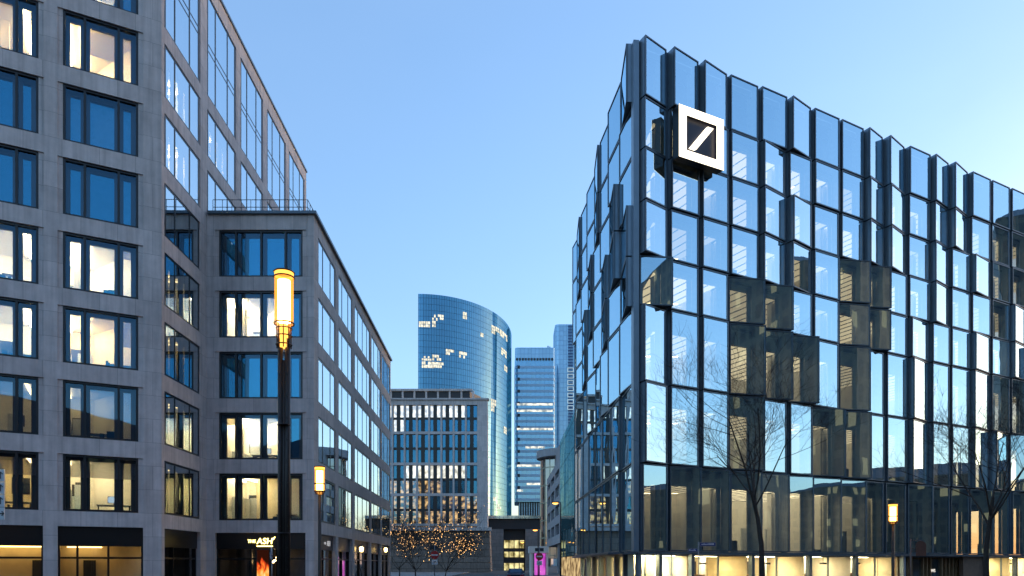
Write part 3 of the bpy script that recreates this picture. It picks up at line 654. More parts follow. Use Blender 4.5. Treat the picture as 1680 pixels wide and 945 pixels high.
while z_ < zt-11: mb.prism(rounded((844.5-CX)*ks-.2, (910-CX)*ks+.2, Ds-.18, Ds+38.2, 2.3), z_, z_+1.75); z_ += 4.28
mb.build('spandrel', M_silv2b, t1)
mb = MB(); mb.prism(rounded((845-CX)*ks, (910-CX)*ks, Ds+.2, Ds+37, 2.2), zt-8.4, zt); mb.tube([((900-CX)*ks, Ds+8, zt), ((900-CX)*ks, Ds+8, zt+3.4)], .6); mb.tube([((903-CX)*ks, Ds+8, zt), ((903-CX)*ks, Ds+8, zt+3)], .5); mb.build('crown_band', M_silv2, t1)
mb = MB(); mb.prism(rounded((851-CX)*ks, (905-CX)*ks, Ds+5, Ds+30, 1.5), 0, zb_-.05)
for i in range(14): x = (852+i*4-CX)*ks; mb.box(W0, x, x+.5, Ds+3.9, Ds+5, 30, zb_-.05, 1)
mb.build('base', [M_furn, M_silv2], t1)
E_row = emis_noise('tower row light', (.25, .30, .32), (1, .95, .8), 1.25, (.55, 1, .4), .38, .6)
for y, xa, xb in ((663.5, 846, 909), (674, 846, 909), (704, 846, 909), (734, 860, 896), (764, 846, 905), (794, 862, 890), (805, 846, 860)):
    z = EYE+(HY-y)*ks; m_ = MB(); m_.box(W0, (xa-CX)*ks+.9, (xb-CX)*ks-.9, Ds-.32, Ds-.22, z-.75, z+.75); m_.build('lit_window', E_row, t1)
for i in range(11):
    z = zt-14-i*4.28*2; m_ = MB(); m_.box(W0, (849-CX)*ks, (853-CX)*ks, Ds-.2, Ds-.02, z-1.1, z+1.1); m_.build('vent', M_furn, t1)
m_ = MB(); z = EYE+(HY-589.5)*ks
for i in range(13): x = (846.5+i*4.8-CX)*ks; m_.box(W0, x, x+1.5, Ds-.2, Ds-.02, z-.9, z+.9)
m_.build('louvre_row', M_furn, t1)
Dq = 560.0; kq = Dq/F
t2 = empty('ribbed_tower', (45, 580, 0), 'taller plain silver tower with a ladder of small windows, beside the banded tower', 'tower')
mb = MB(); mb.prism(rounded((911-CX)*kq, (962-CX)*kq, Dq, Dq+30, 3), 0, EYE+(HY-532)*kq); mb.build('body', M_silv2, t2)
m_ = MB()
for i in range(48): z = EYE+(HY-534)*kq-i*2.3; m_.box(W0, (932-CX)*kq, (940-CX)*kq, Dq-.3, Dq-.02, z-1.6, z)
m_.build('window_ladder', pbr('ladder glass', (.03, .09, .22), .2), t2)
for i in range(7):
    z = EYE+(HY-607-i*10.3)*kq; m_ = MB()
    for a, b, c, d in ((931, 941, -1.6, -1.2), (931, 941, 1.2, 1.6), (931, 932, -1.2, 1.2), (940, 941, -1.2, 1.2)): m_.box(W0, (a-CX)*kq, (b-CX)*kq, Dq-.5, Dq-.32, z+c, z+d)
    m_.build('lit_frame', emis('ladder light', (.6, .85, 1), .75), t2)

# ------------------------------------------------------------------ street end: bridge building, grey building, glass row
Db = 210.0; kb = Db/F
br_ = empty('bridge_building', (-2, 215, 0), 'dark low building with a glass bridge and two lit floors closing the street end', 'building')
def bx(px): return (px-CX)*kb
def bz(y): return EYE+(HY-y)*kb
mb = MB(); mb.box(W0, bx(785), bx(905), Db+.5, Db+14, bz(868), bz(851)); mb.box(W0, bx(826), bx(862), Db+2.5, Db+14, 0, bz(868)); mb.build('body', M_furn, br_)
mb = MB(); mb.box(W0, bx(785), bx(905), Db-.5, Db+15, bz(851), bz(846)); mb.build('roof', curtain('green roof glass', (.06, .16, .15), 1.2, .8, (.25, .4, .38), .1, .5, .1), br_)
for a, b in ((800, 826), (862, 892)):
    mb = MB(); mb.box(W0, bx(a), bx(b), Db, Db+13, 0, bz(868)); mb.build('stone_wing', stone('wing stone', (.24, .22, .21), 2, 1, .03, .1), br_)
E_fl = emis_noise('lit floor', (.12, .09, .02), (1, .86, .40), 1.1, (.6, 1, .5), .36, .6)
for y0, y1 in ((886, 899), (905, 914), (924, 937)):
    for i in range(4):
        a = 827+i*8.6; m_ = MB(); m_.box(W0, bx(a), bx(a+7.2), Db+2.2, Db+2.45, bz(y1), bz(y0)); m_.build('lit_window', E_fl, br_)
gr = empty('grey_building', (8, 135, 0), 'grey panelled building on columns with a dark curved glass corner down the street', 'building')
GY0, GY1 = 117.0, 152.0
FG = Fr((7.75, GY0), (-.0185, 1), (-1, -.0185)); zg0, zg1 = 5.3, 19.1
mb = MB(); 
cutz = [zg0, 6.8, 8.6, 10.0, 11.8, 13.2, 15.0, 16.4, 17.6, zg1]
for i in range(len(cutz)-1):
    if i % 2 == 0: mb.box(FG, 0, 33, -10, 0, cutz[i], cutz[i+1])
    else:
        e = [0, 2.5, 11, 13, 21.5, 23.5, 31, 33]
        for j in range(0, 8, 2): mb.box(FG, e[j], e[j+1], -10, 0, cutz[i], cutz[i+1])
mb.build('wall', M_grey, gr)
for i in (1, 3, 5, 7):
    for a, b in ((2.5, 11), (13, 21.5), (23.5, 31)):
        m_ = MB(); m_.box(FG, a, b, -.5, -.3, cutz[i], cutz[i+1]); m_.build('window', curtain('grey windows', (.05, .06, .08), 1.4, 3, (.3, .3, .3), .12, .35) if 'grey windows' not in bpy.data.materials else bpy.data.materials['grey windows'], gr)
mb = MB()
for i in range(5): mb.box(FG, .3+i*2.4, 1.0+i*2.4, -1.2, -.4, 0, zg0)
mb.build('column', M_grey, gr)
mb = MB(); mb.box(FG, 0, 33, -10, -3, 0, zg0); mb.build('recess', M_off, gr)
mb = MB(); cc = FG.w(36, -4, 0); mb.prism([(cc.x+5.2*math.cos(math.radians(a)), cc.y+5.2*math.sin(math.radians(a))) for a in range(0, 360, 12)], 3, 23.5); mb.build('curved_corner', curtain('dark corner glass', (.012, .012, .012), 1.6, 3.6, (.3, .28, .2), .16, .3, .05), gr)
mb = MB(); mb.prism([(cc.x+6*math.cos(math.radians(a)), cc.y-2+6*math.sin(math.radians(a))) for a in range(0, 360, 12)], 23.5, 25.0); mb.box(FG, 8, 33, -9, -1.5, zg1, 24.3); mb.build('upper_storey', M_grey, gr)
gl = empty('glass_row_building', (9, 100, 0), 'teal glass fronted building between the bank and the grey building', 'building')
FT = Fr((8.1, 86.3), (-.0155, 1), (-1, -.0155))
mb = MB(); mb.box(FT, 0, 30, -9, 0, 3.0, 21.3); mb.build('glass_front', curtain('teal front', (.03, .10, .12), 1.5, 3.4, (.02, .05, .06), .07, .5, .03, .3, (.8, 1, 1)), gl)
for i in range(6):
    m_ = MB(); m_.box(FT, .5+i*4.9, 4.9+i*4.9, -.5, -.2, 0, 2.9); m_.build('shop_front', emis_noise('far shop light', (.10, .04, .02), (1, .72, .34), .8, (1, .5, .8)), gl)
po = empty('portal', (6, 143, 0), 'white framed portal with a pink lit screen at the street end', 'entrance')
Dp = 116.0; kp = Dp/F
mb = MB(); mb.box(W0, (868-CX)*kp, (900-CX)*kp, Dp, Dp+6, EYE+(HY-907)*kp, EYE+(HY-896)*kp); mb.box(W0, (870-CX)*kp, (874-CX)*kp, Dp+.2, Dp+5, 0, EYE+(HY-907)*kp); mb.box(W0, (896.5-CX)*kp, (899.5-CX)*kp, Dp+.2, Dp+5, 0, EYE+(HY-907)*kp); mb.build('frame', M_white, po)
mb = MB(); mb.box(W0, (877-CX)*kp, (895-CX)*kp, Dp+.5, Dp+.7, .1, EYE+(HY-908)*kp); mb.build('screen', emis_noise('pink screen', (.5, .05, .5), (.95, .18, .85), .8, (1.5, 1, .5)), po)

# ------------------------------------------------------------------ buildings across the square (they are what the glass mirrors)
M_rb = lit_facade('mirrored stone', (.12, .098, .072), 2.6, 3.4)
M_rw = lit_facade('mirrored tower wall', (.20, .165, .12), 2.0, 3.2)
def mirrored(name, poly, z, roof, label, mat, lit=0):
    o = empty(name, (poly[0][0], poly[0][1], 0), label, 'building')
    m_ = MB(); m_.prism(poly, 0, z); m_.build('wall', mat, o)
    cx = sum(p[0] for p in poly)/len(poly); cy = sum(p[1] for p in poly)/len(poly); m_ = MB()
    if roof > 0:
        t = [(cx+(p[0]-cx)*.35, cy+(p[1]-cy)*.35) for p in poly]; n = len(poly)
        for i in range(n): m_.face([(*poly[i], z+.02), (*poly[(i+1) % n], z+.02), (*t[(i+1) % n], z+roof), (*t[i], z+roof)])
        m_.face([(*p, z+roof) for p in t])
    else:
        for i in range(len(poly)): m_.face([(*poly[i], z+.02), (*poly[(i+1) % len(poly)], z+.02), (cx, cy, z-roof)])
    m_.build('roof', M_furn, o)
    return o
mirrored('office_block', [(-75, -75), (70, -75), (64, -48), (-70, -52)], 22, 7, 'dark hip-roofed block mirrored in the lowest bays of the bank', M_rb)
mirrored('slab_block', [(58, 31), (86, 19), (80, -72), (60, -72)], 71, 3, 'tall brown slab mirrored in the dark bays of the bank', M_rb)
mirrored('tower_block', [(150, 73.5), (172, 72), (174, 83), (151, 83)], 76, 4, 'dark tower mirrored at the right end of the bank', M_rb)
mirrored('low_block', [(200, -70), (225, -70), (225, 250), (200, 250)], 27, 4, 'long low block mirrored along the foot of the bank', M_rb)
mirrored('pyramid_tower', [(175, 38), (184, 38), (184, 47), (175, 47)], 33, -9, 'slim tower with a pyramid top mirrored in the bank', M_rw)

# ------------------------------------------------------------------ street lamps
M_pole = pbr('dark bronze pole', (.035, .026, .022), .45, .4)
M_brz = pbr('bronze fitting', (.12, .06, .02), .4, .6)
E_lamp = emis('lantern glow', (1, .42, .07), 2.6)
E_lampw = emis('lantern core', (1, .52, .18), 40)
M_amber, nt_, out_ = newmat('amber lantern glass')
_e = N(nt_, 'ShaderNodeEmission'); _e.inputs[0].default_value = (1, .40, .06, 1); _e.inputs[1].default_value = 1.9/K
_t = N(nt_, 'ShaderNodeBsdfTransparent'); _t.inputs[0].default_value = (1, .80, .50, 1)
_m = N(nt_, 'ShaderNodeMixShader'); _m.inputs[0].default_value = .5; nt_.links.new(_t.outputs[0], _m.inputs[1]); nt_.links.new(_e.outputs[0], _m.inputs[2]); nt_.links.new(_m.outputs[0], out_.inputs[0])
def lantern(px, ytop, ybot, ycage, D, label, w_px, twin):
    k = D/F; X = (px-CX)*k; zt = EYE+(HY-ytop)*k; zb = EYE+(HY-ybot)*k; zc = EYE+(HY-ycage)*k; r = w_px*k/2
    o = empty('street_lamp', (X, D, 0), label, 'street lamp', 'lantern street lamps')
    m_ = MB()
    if twin:
        for dx in (-.092, .092): m_.tube([(X+dx, D, 0), (X+dx, D, zc+.25)], .068, 10)
        m_.tube([(X, D, 0), (X, D, zc-.3)], .05, 8); m_.tube([(X, D, 0), (X, D, .9)], .24, 14)
        for i in range(12):
            z = 1.0+i*(zc-1.3)/11
            if i % 5 == 3: m_.tube([(X, D, z), (X, D, z+.03)], .168, 12)
            for sx in (-1, 1): m_.tube([(X+sx*.092, D-.06, z+.2), (X+sx*.092, D-.085, z+.2)], .022, 6)
    else:
        m_.tube([(X, D, 0), (X, D, 1.0), (X, D, zc)], [.13, .085, .075], 10)
    m_.build('pole', M_pole, o)
    m_ = MB(); m_.tube([(X, D, zb), (X, D, zt-.10*(zt-zb))], r*.97, 24, caps=False); m_.build('lamp_shade', M_amber, o)
    m_ = MB(); m_.tube([(X, D, zb+.04), (X, D, zt-.16*(zt-zb))], r*.66, 20); m_.build('lamp_tube', E_lampw, o)
    m_ = MB(); m_.tube([(X, D, zt-.10*(zt-zb)), (X, D, zt)], r*.98, 24, caps=False); m_.build('upper_band', E_lamp, o)
    m_ = MB()
    n = 24
    for zr in (zb, zt, zt-.10*(zt-zb)) if twin else (zb, zt, zb+.3*(zt-zb)):
        m_.tube([(X+r*1.02*math.cos(2*math.pi*i/n), D+r*1.02*math.sin(2*math.pi*i/n), zr) for i in range(n+1)], .022 if twin else .03, 5)
    m_.build('ring', M_brz, o)
    m_ = MB(); m_.tube([(X, D, zt-.03), (X, D, zt+.03)], r*.93, 20); m_.build('cap', M_brz, o)
    m_ = MB(); cr = r*.72
    for i in range(8): a = 2*math.pi*i/8+.2; m_.tube([(X+cr*math.cos(a), D+cr*math.sin(a), zc), (X+cr*math.cos(a), D+cr*math.sin(a), zb)], .016, 5)
    for f in (.15, .5, .8): m_.tube([(X+cr*1.12*math.cos(2*math.pi*i/n), D+cr*1.12*math.sin(2*math.pi*i/n), zc+(zb-zc)*f) for i in range(n+1)], .018, 5)
    m_.build('cage', M_brz, o)
    m_ = MB(); m_.tube([(X, D, zc+.02), (X, D, zb-.03)], r*.45, 16); m_.build('lower_glass', E_lamp, o)
    return o
lantern(466, 447, 531, 572, 18.75, 'tall twin-pole lantern lamp glowing in front of the stone building', 31, True)
lant2 = lantern(524.5, 766, 806, 811, 35, 'short lantern lamp glowing at the corner of the stone wing', 16.5, False)
lantern(1465, 827, 856, 860, 41, 'short lantern lamp glowing in front of the bank', 14, False)
def dup(root, loc, label):
    r_ = root.copy(); COL.objects.link(r_); r_.location = loc; r_['label'] = label
    for ch in list(root.children):
        c_ = ch.copy(); COL.objects.link(c_); c_.parent = r_
    return r_
for loc, lab in (((-21, 21.5, 0), 'short lantern lamp added out of view off the left edge to warm the stone'),  # extra unseen lantern, added for warm light on the lower stone front
                 ((15, 13, 0), 'short lantern lamp behind the viewer, first of the two mirrored in the bank'),
                 ((27, 19, 0), 'short lantern lamp behind the viewer, second of the two mirrored in the bank')): dup(lant2, loc, lab)
E_sod = emis('sodium lamp', (1, .40, .07), 5)
def streetlight(px, py, pole_px, D, label):
    k = D/F; X = (px-CX)*k; Z = EYE+(HY-py)*k; XP = (pole_px-CX)*k
    o = empty('arm_lamp', (XP, D, 0), label, 'street lamp', 'orange arm street lamps')
    m_ = MB(); m_.tube([(XP, D, 0), (XP, D, Z+.05), (XP+(X-XP)*.3, D, Z+.18), (X, D, Z+.16)], [.09, .06, .05, .05], 8); m_.build('pole', M_pole, o)
    m_ = MB(); sx = 1 if X > XP else -1; m_.box(W0, X-.38, X+.38, D-.16, D+.16, Z+.06, Z+.2); m_.build('head', M_pole, o)
    m_ = MB(); m_.tube([(X, D, Z+.05), (X, D, Z-.02), (X, D, Z-.1)], [.34, .30, .12], 12); m_.build('lamp', E_sod, o)
streetlight(911, 826, 920, 82, 'orange arm lamp in front of the teal glass front, highest of the three')
streetlight(878, 870, 883, 105, 'orange arm lamp above the white portal')
streetlight(857, 890, 860, 150, 'small orange arm lamp before the lit floors at the street end')

# ------------------------------------------------------------------ trees
M_bark = pbr('bark', (.030, .023, .018), .9, 0, .25, 8, .4)
def bare_tree(px, D, H, spread, split, label, seed, group, dense=1.0, lights=0, lean=0):
    rr = random.Random(seed); X = (px-CX)/F*D
    o = empty('bare_tree', (X, D, 0), label, 'tree', group)
    tr, cr = MB(), MB(); tips = []
    def grow(p, d, L, r, lvl):
        n = 4 if lvl < 2 else 3; pts = [p]; rad = [r]; q = p.copy(); dd = d.copy()
        for i in range(n):
            dd = (dd+Vector((rr.uniform(-1, 1), rr.uniform(-1, 1), rr.uniform(-.35, .75)))*(.10+.05*lvl)).normalized()
            q = q+dd*(L/n); pts.append(q.copy()); rad.append(r*(1-.55*(i+1)/n))
        (tr if lvl == 0 else cr).tube(pts, rad, 9 if lvl == 0 else (6 if lvl == 1 else (4 if lvl < 4 else 3)), caps=False)
        tips.extend(pts[1:] if 0 < lvl < 5 else [])
        if lvl >= 5: return
        nb = {0: 7, 1: 5, 2: 4, 3: 4, 4: 3}[lvl]; nb = max(2, round(nb*dense))
        for b in range(nb):
            f = rr.uniform(.35, 1.0) if lvl else rr.uniform(.72, 1.0)
            j = min(int(f*n), n-1); pos = pts[j]+(pts[j+1]-pts[j])*(f*n-j)
            ax = Vector((rr.uniform(-1, 1), rr.uniform(-1, 1), rr.uniform(-.2, .5))).normalized()
            base = (pts[j+1]-pts[j]).normalized()
            ang = rr.uniform(.5, 1.0) if lvl else rr.uniform(.45, 1.05)*spread
            nd = (base*math.cos(ang)+(ax-base*ax.dot(base)).normalized()*math.sin(ang)); nd.z += .12
            grow(pos, nd.normalized(), L*rr.uniform(.52, .74) if lvl else (H-split)*rr.uniform(.5, .72), max(rad[j]*rr.uniform(.44, .60), .006), lvl+1)
    d0 = Vector((lean, 0, 1)).normalized()
    grow(Vector((X, D, 0)), d0, split*1.18, .175*H/12, 0)
    tr.build('trunk', M_bark, o); cr.build('crown', M_bark, o)
    if lights:
        lm = MB(); rr.shuffle(tips)
        for t in tips[:lights]:
            if t.z < .8: continue
            s_ = rr.choice((.010, .014, .018, .024, .034)); t = t+Vector((rr.uniform(-.15, .15), rr.uniform(-.15, .15), rr.uniform(-.1, .1)))
            v = [t+Vector(e)*s_ for e in ((1,0,0),(-1,0,0),(0,1,0),(0,-1,0),(0,0,1.4),(0,0,-1.4))]
            for f in ((0,2,4),(2,1,4),(1,3,4),(3,0,4),(2,0,5),(1,2,5),(3,1,5),(0,3,5)): lm.face([v[i] for i in f])
        l = lm.build('fairy_lights', emis('fairy light', (1, .52, .18), 7), o, None, False); l['kind'] = 'stuff'
    return o
bare_tree(1252, 38, 12.4, .95, 4.9, 'leafless tree with a curving trunk in front of the bank, left of the short lamp', 3, 'bare trees by the bank', .92, 0, .02)
bare_tree(1622, 36, 11.2, .9, 4.4, 'leafless tree in front of the right end of the bank', 8, 'bare trees by the bank', .92, 0, .02)
bare_tree(682, 92, 7.4, 1.0, 1.1, 'tree wound with warm fairy lights, left of the pair behind the no-entry sign', 21, 'trees wound with fairy lights', 1.15, 330)
bare_tree(730, 90, 6.6, 1.0, 1.0, 'tree wound with warm fairy lights, right of the pair before the brown plinth', 22, 'trees wound with fairy lights', 1.15, 380)
bare_tree(655, 84, 6.4, 1.1, 1.3, 'dark leafless tree beside the corner of the stone wing', 23, None, .9)

# ------------------------------------------------------------------ signs
M_red = pbr('sign red', (.45, .02, .02), .4); M_signw = pbr('sign white', (.75, .75, .75), .4); M_galv = pbr('galvanised post', (.25, .25, .26), .4, .6); M_blue = pbr('sign blue', (.02, .03, .16), .4)
def text(body, size, loc, ux, mat, name, parent, ext=.01, shear=0, align='CENTER'):
    c = bpy.data.curves.new(name, 'FONT'); c.body = body; c.size = size; c.extrude = ext; c.align_x = align; c.align_y = 'CENTER'; c.shear = shear
    t = bpy.data.objects.new(name, c); COL.objects.link(t)
    u = Vector(ux).normalized(); z = Vector((0, 0, 1)); n = u.cross(z)
    t.matrix_world = Matrix(((u.x, 0, n.x, loc[0]), (u.y, 0, n.y, loc[1]), (0, 1, 0, loc[2]), (0, 0, 0, 1)))
    bpy.context.view_layer.update()
    dg = bpy.context.evaluated_depsgraph_get(); me = bpy.data.meshes.new_from_object(t.evaluated_get(dg)); me.transform(t.matrix_world); me.name = name
    COL.objects.unlink(t); bpy.data.objects.remove(t)
    me.materials.clear(); me.materials.append(mat)
    o = bpy.data.objects.new(name, me); COL.objects.link(o)
    if parent: o.parent = parent; o.location = -parent.location
    return o
def no_entry(px, py, D, label, dia=.62):
    k = D/F; X = (px-CX)*k; Z = EYE+(HY-py)*k
    o = empty('no_entry_sign', (X, D, 0), label, 'road sign', 'no-entry signs')
    m_ = MB(); m_.tube([(X, D+.06, 0), (X, D+.06, Z+.75)], .035, 8); m_.build('post', M_galv, o)
    m_ = MB(); m_.tube([(X, D+.015, Z), (X, D-.005, Z)], dia/2, 28); m_.build('disc', M_red, o)
    m_ = MB(); m_.box(W0, X-dia*.38, X+dia*.38, D-.02, D-.008, Z-.05, Z+.05); m_.build('bar', M_signw, o)
    m_ = MB(); m_.box(W0, X-.22, X+.22, D-.005, D+.015, Z-.72, Z-.36); m_.build('plate', M_signw, o)
    m_ = MB()                                          # bicycle pictogram on the lower plate
    for dx in (-.09, .09):
        m_.tube([(X+dx+.06*math.cos(2*math.pi*i/14), D-.012, Z-.58+.06*math.sin(2*math.pi*i/14)) for i in range(15)], .008, 4)
    m_.tube([(X-.09, D-.012, Z-.58), (X-.03, D-.012, Z-.48), (X+.06, D-.012, Z-.48), (X+.09, D-.012, Z-.58)], .008, 4); m_.tube([(X-.03, D-.012, Z-.48), (X, D-.012, Z-.58), (X+.06, D-.012, Z-.48)], .008, 4)
    m_.build('bicycle_symbol', M_black, o)
    m_ = MB(); m_.box(W0, X-.36, X+.36, D+.10, D+.13, Z+.42, Z+.70); m_.build('back_plate', M_furn, o)
no_entry(713, 910.5, 55, 'red no-entry sign before the fairy-lit trees')
no_entry(885, 913, 60, 'red no-entry sign before the pink screen of the portal')
# parking sign seen nearly edge on before the bar
def blue_sign():
    D = 40.0; k = D/F; X = (446-CX)*k; Z = EYE+(HY-908)*k
    o = empty('parking_sign', (X, D, 0), 'narrow blue road sign on a thin post before the restaurant window', 'road sign')
    m_ = MB(); m_.tube([(X, D, 0), (X, D, Z+.3)], .03, 8); m_.build('post', M_galv, o)
    f = Fr((X, D-.05), (.42, -.9)); m_ = MB(); m_.tube([f.w(0, 0, Z), f.w(0, .02, Z)], .34, 24); m_.build('disc', M_blue, o)
    m_ = MB(); n = 24; m_.tube([f.w(.33*math.cos(2*math.pi*i/n), .02, Z+.33*math.sin(2*math.pi*i/n)) for i in range(n+1)], .02, 5); m_.build('rim', M_signw, o)
blue_sign()
# direction board with arrows at the left edge
D = 12.0; k = D/F
do = empty('direction_board', ((-14-CX)*k, D, 0), 'stack of four white direction plates with black arrows at the left edge', 'road sign')
xa, xb = (-44-CX)*k, (7.5-CX)*k
m_ = MB(); m_.tube([(xa+.05, D+.05, 0), (xa+.05, D+.05, 3.5)], .04, 8); m_.tube([(xb-.3, D+.05, 0), (xb-.3, D+.05, 3.5)], .03, 8); m_.build('post', M_galv, do)
for i, dirn in enumerate('uuur'):
    z1 = EYE+(HY-(770+i*20.8))*k; z0 = EYE+(HY-(790+i*20.8))*k; zc = (z0+z1)/2; xc = (1.8-CX)*k
    m_ = MB(); m_.box(W0, xa, xb, D-.01, D+.01, z0, z1); pl = m_.build('plate', M_signw, do)
    m_ = MB(); L = .055; t = .008
    v = Vector((0, 0, 1)) if dirn == 'u' else Vector((1, 0, 0)); h = Vector((1, 0, 0)) if dirn == 'u' else Vector((0, 0, 1)); c = Vector((xc, D-.014, zc))
    m_.tube([c-v*L, c+v*L], t, 4); m_.tube([c+v*L-v*.035+h*.035, c+v*L, c+v*L-v*.035-h*.035], t, 4); m_.build('arrow', M_black, pl)
# street name signs on a post before the bank
D = 44.0; k = D/F; X = (1146-CX)*k
so = empty('street_name_sign', (X, D, 0), 'thin post with two dark blue street name plates before the bank corner', 'street sign')
m_ = MB(); m_.tube([(X, D, 0), (X, D, EYE+(HY-889)*k)], .03, 8); m_.build('post', M_galv, so)
def nameplate(x0, x1, y0, y1, u):
    za, zb = EYE+(HY-y1)*k, EYE+(HY-y0)*k; a, b = (x0-CX)*k, (x1-CX)*k
    m_ = MB(); m_.box(W0, a-.03, b+.03, D-.07, D-.055, za-.03, zb+.03); pp = m_.build('plate_border', M_galv, so)
    m_ = MB(); m_.box(W0, a, b, D-.085, D-.072, za, zb); m_.build('plate', M_blue, pp)
    return (a+b)/2, (za+zb)/2
for (x0, x1, y0, y1) in ((1148, 1173, 890.5, 895.5), (1129, 1143, 900.5, 905)):
    cx_, cz_ = nameplate(x0, x1, y0, y1, 1); w = (x1-x0)*k*.8
    m_ = MB(); rr = random.Random(int(x0)); xx = cx_-w/2
    while xx < cx_+w/2-.03:                         # the lettering is too small to read in the photograph
        l = rr.uniform(.03, .06); m_.box(W0, xx, xx+l, D-.092, D-.086, cz_-.03, cz_+rr.choice((.02, .05))); xx += l+.022
    m_.build('lettering', M_signw, so)
# back of a round sign on a bracket post by the entrance
D = 46.0; k = D/F; X = (1494-CX)*k
rb = empty('bracket_sign', (X, D, 0), 'brown back of a round sign in a bracket frame before the bank entrance', 'road sign')
m_ = MB(); m_.tube([(X, D, 0), (X, D, EYE+(HY-884)*k)], .045, 8)
for y in (886.5, 900, 904): m_.tube([(X, D, EYE+(HY-y)*k), (X+.62, D, EYE+(HY-y)*k)], .022, 6)
m_.build('post', pbr('bracket bronze', (.16, .10, .08), .5), rb)
zc = EYE+(HY-896)*k; m_ = MB(); xc = (1510-CX)*k
m_.tube([(xc, D-.06, zc), (xc, D-.04, zc)], .34, 26); m_.box(W0, xc-.30, xc+.335, D-.058, D-.042, zc-.62, zc); m_.build('disc', pbr('brown back', (.10, .045, .03), .6), rb)
# glowing restaurant lettering and the side lettering
zc = EYE+(HY-888)/F*44.2
s1_ = empty('restaurant_sign', (-15.2, 44.1, zc), 'glowing yellow THE ASH lettering with a line under it on black fascia', 'sign')
M_yel = emis('yellow neon', (1, .75, .20), 7)
y1_ = 44.3+.16
text('ASH', .52, ((432.5-CX)/F*44.3, y1_, zc), (1, 0, 0), M_yel, 'lettering', s1_, .03, .12)
text('THE', .27, ((411-CX)/F*44.3, y1_, zc), (1, 0, 0), M_yel, 'lettering', s1_, .03, .12)
m_ = MB(); m_.box(W0, (420-CX)/F*44.3, (446-CX)/F*44.3, y1_-.03, y1_, zc-.32, zc-.26); m_.tube([((446-CX)/F*44.3, y1_, zc+.12), ((450-CX)/F*44.3, y1_, zc+.28)], [.06, .02], 6); m_.build('flourish', M_yel, s1_)
xs_ = FS2.s_at(538, -.16); pc = FS2.w(xs_, -.17, EYE+(HY-892)/F*FS2.w(xs_, 0, 0).y)
s2_ = empty('restaurant_sign', tuple(pc), 'small white THE ASH lettering on the dark side window of the wing', 'sign')
M_wl = emis('white lettering', (.85, .85, .9), .5)
text('ASH', .50, pc+FS2.u*.25, FS2.u, M_wl, 'lettering', s2_, .01, .1); text('THE', .22, pc-FS2.u*.75, FS2.u, M_wl, 'lettering', s2_, .01, .1)
# letters at the entrance of the bank
se = FR.s_at(1531, -.6); pe = FR.w(se, -.6, EYE+(HY-936.5)/F*FR.w(se, 0, 0).y)
s3_ = empty('entrance_lettering', tuple(pe), 'small white letters WS on the bank entrance glass', 'sign')
text('WS', .42, pe, FR.u, emis('entrance letters', (1, .95, .85), 1.1), 'lettering', s3_, .01)
# flame poster
m_, nt, out = newmat('flame poster')
e = N(nt, 'ShaderNodeEmission'); tc = N(nt, 'ShaderNodeTexCoord'); mp = N(nt, 'ShaderNodeMapping'); nt.links.new(tc.outputs['UV'], mp.inputs[0]); mp.inputs['Scale'].default_value = (3.2, 1.1, 1)
nz = N(nt, 'ShaderNodeTexNoise'); nz.inputs['Scale'].default_value = 1.4; nz.inputs['Detail'].default_value = 3; nz.inputs['Distortion'].default_value = .6; nt.links.new(mp.outputs[0], nz.inputs['Vector'])
sx = N(nt, 'ShaderNodeSeparateXYZ'); nt.links.new(tc.outputs['UV'], sx.inputs[0])
m1 = N(nt, 'ShaderNodeMath', operation='MULTIPLY_ADD'); nt.links.new(sx.outputs[1], m1.inputs[0]); m1.inputs[1].default_value = -.52; m1.inputs[2].default_value = 1.15
m2 = N(nt, 'ShaderNodeMath', operation='MULTIPLY_ADD'); nt.links.new(nz.outputs[0], m2.inputs[0]); m2.inputs[1].default_value = 1.1; nt.links.new(m1.outputs[0], m2.inputs[2])
m3 = N(nt, 'ShaderNodeMath', operation='SUBTRACT'); nt.links.new(m2.outputs[0], m3.inputs[0]); m3.inputs[1].default_value = .55
cr = N(nt, 'ShaderNodeValToRGB'); el = cr.color_ramp.elements; el[0].position = .08; el[0].color = (.02, .004, .002, 1); el[1].position = .75; el[1].color = (1, .85, .5, 1)
x = el.new(.25); x.color = (.6, .05, .01, 1); x = el.new(.45); x.color = (1, .32, .04, 1)
nt.links.new(m3.outputs[0], cr.inputs[0]); nt.links.new(cr.outputs[0], e.inputs[0]); e.inputs[1].default_value = 1.3/K; nt.links.new(e.outputs[0], out.inputs[0])
M_flame = m_
k = 43.6/F; xa, xb = (422-CX)*k, (441.5-CX)*k
fo = empty('flame_poster', ((xa+xb)/2, 43.6, 0), 'upright lit poster of orange flames outside the restaurant', 'poster')
m_ = MB(); zt = EYE+(HY-902)*k; m_.face([(xa, 43.55, .3), (xb, 43.55, .3), (xb, 43.55, zt), (xa, 43.55, zt)], 0, [(0, .3), (.72, .3), (.72, zt), (0, zt)]); m_.build('screen', M_flame, fo)
m_ = MB(); m_.box(W0, xa-.04, xb+.04, 43.57, 43.72, 0, zt+.04); m_.build('case', M_black, fo)
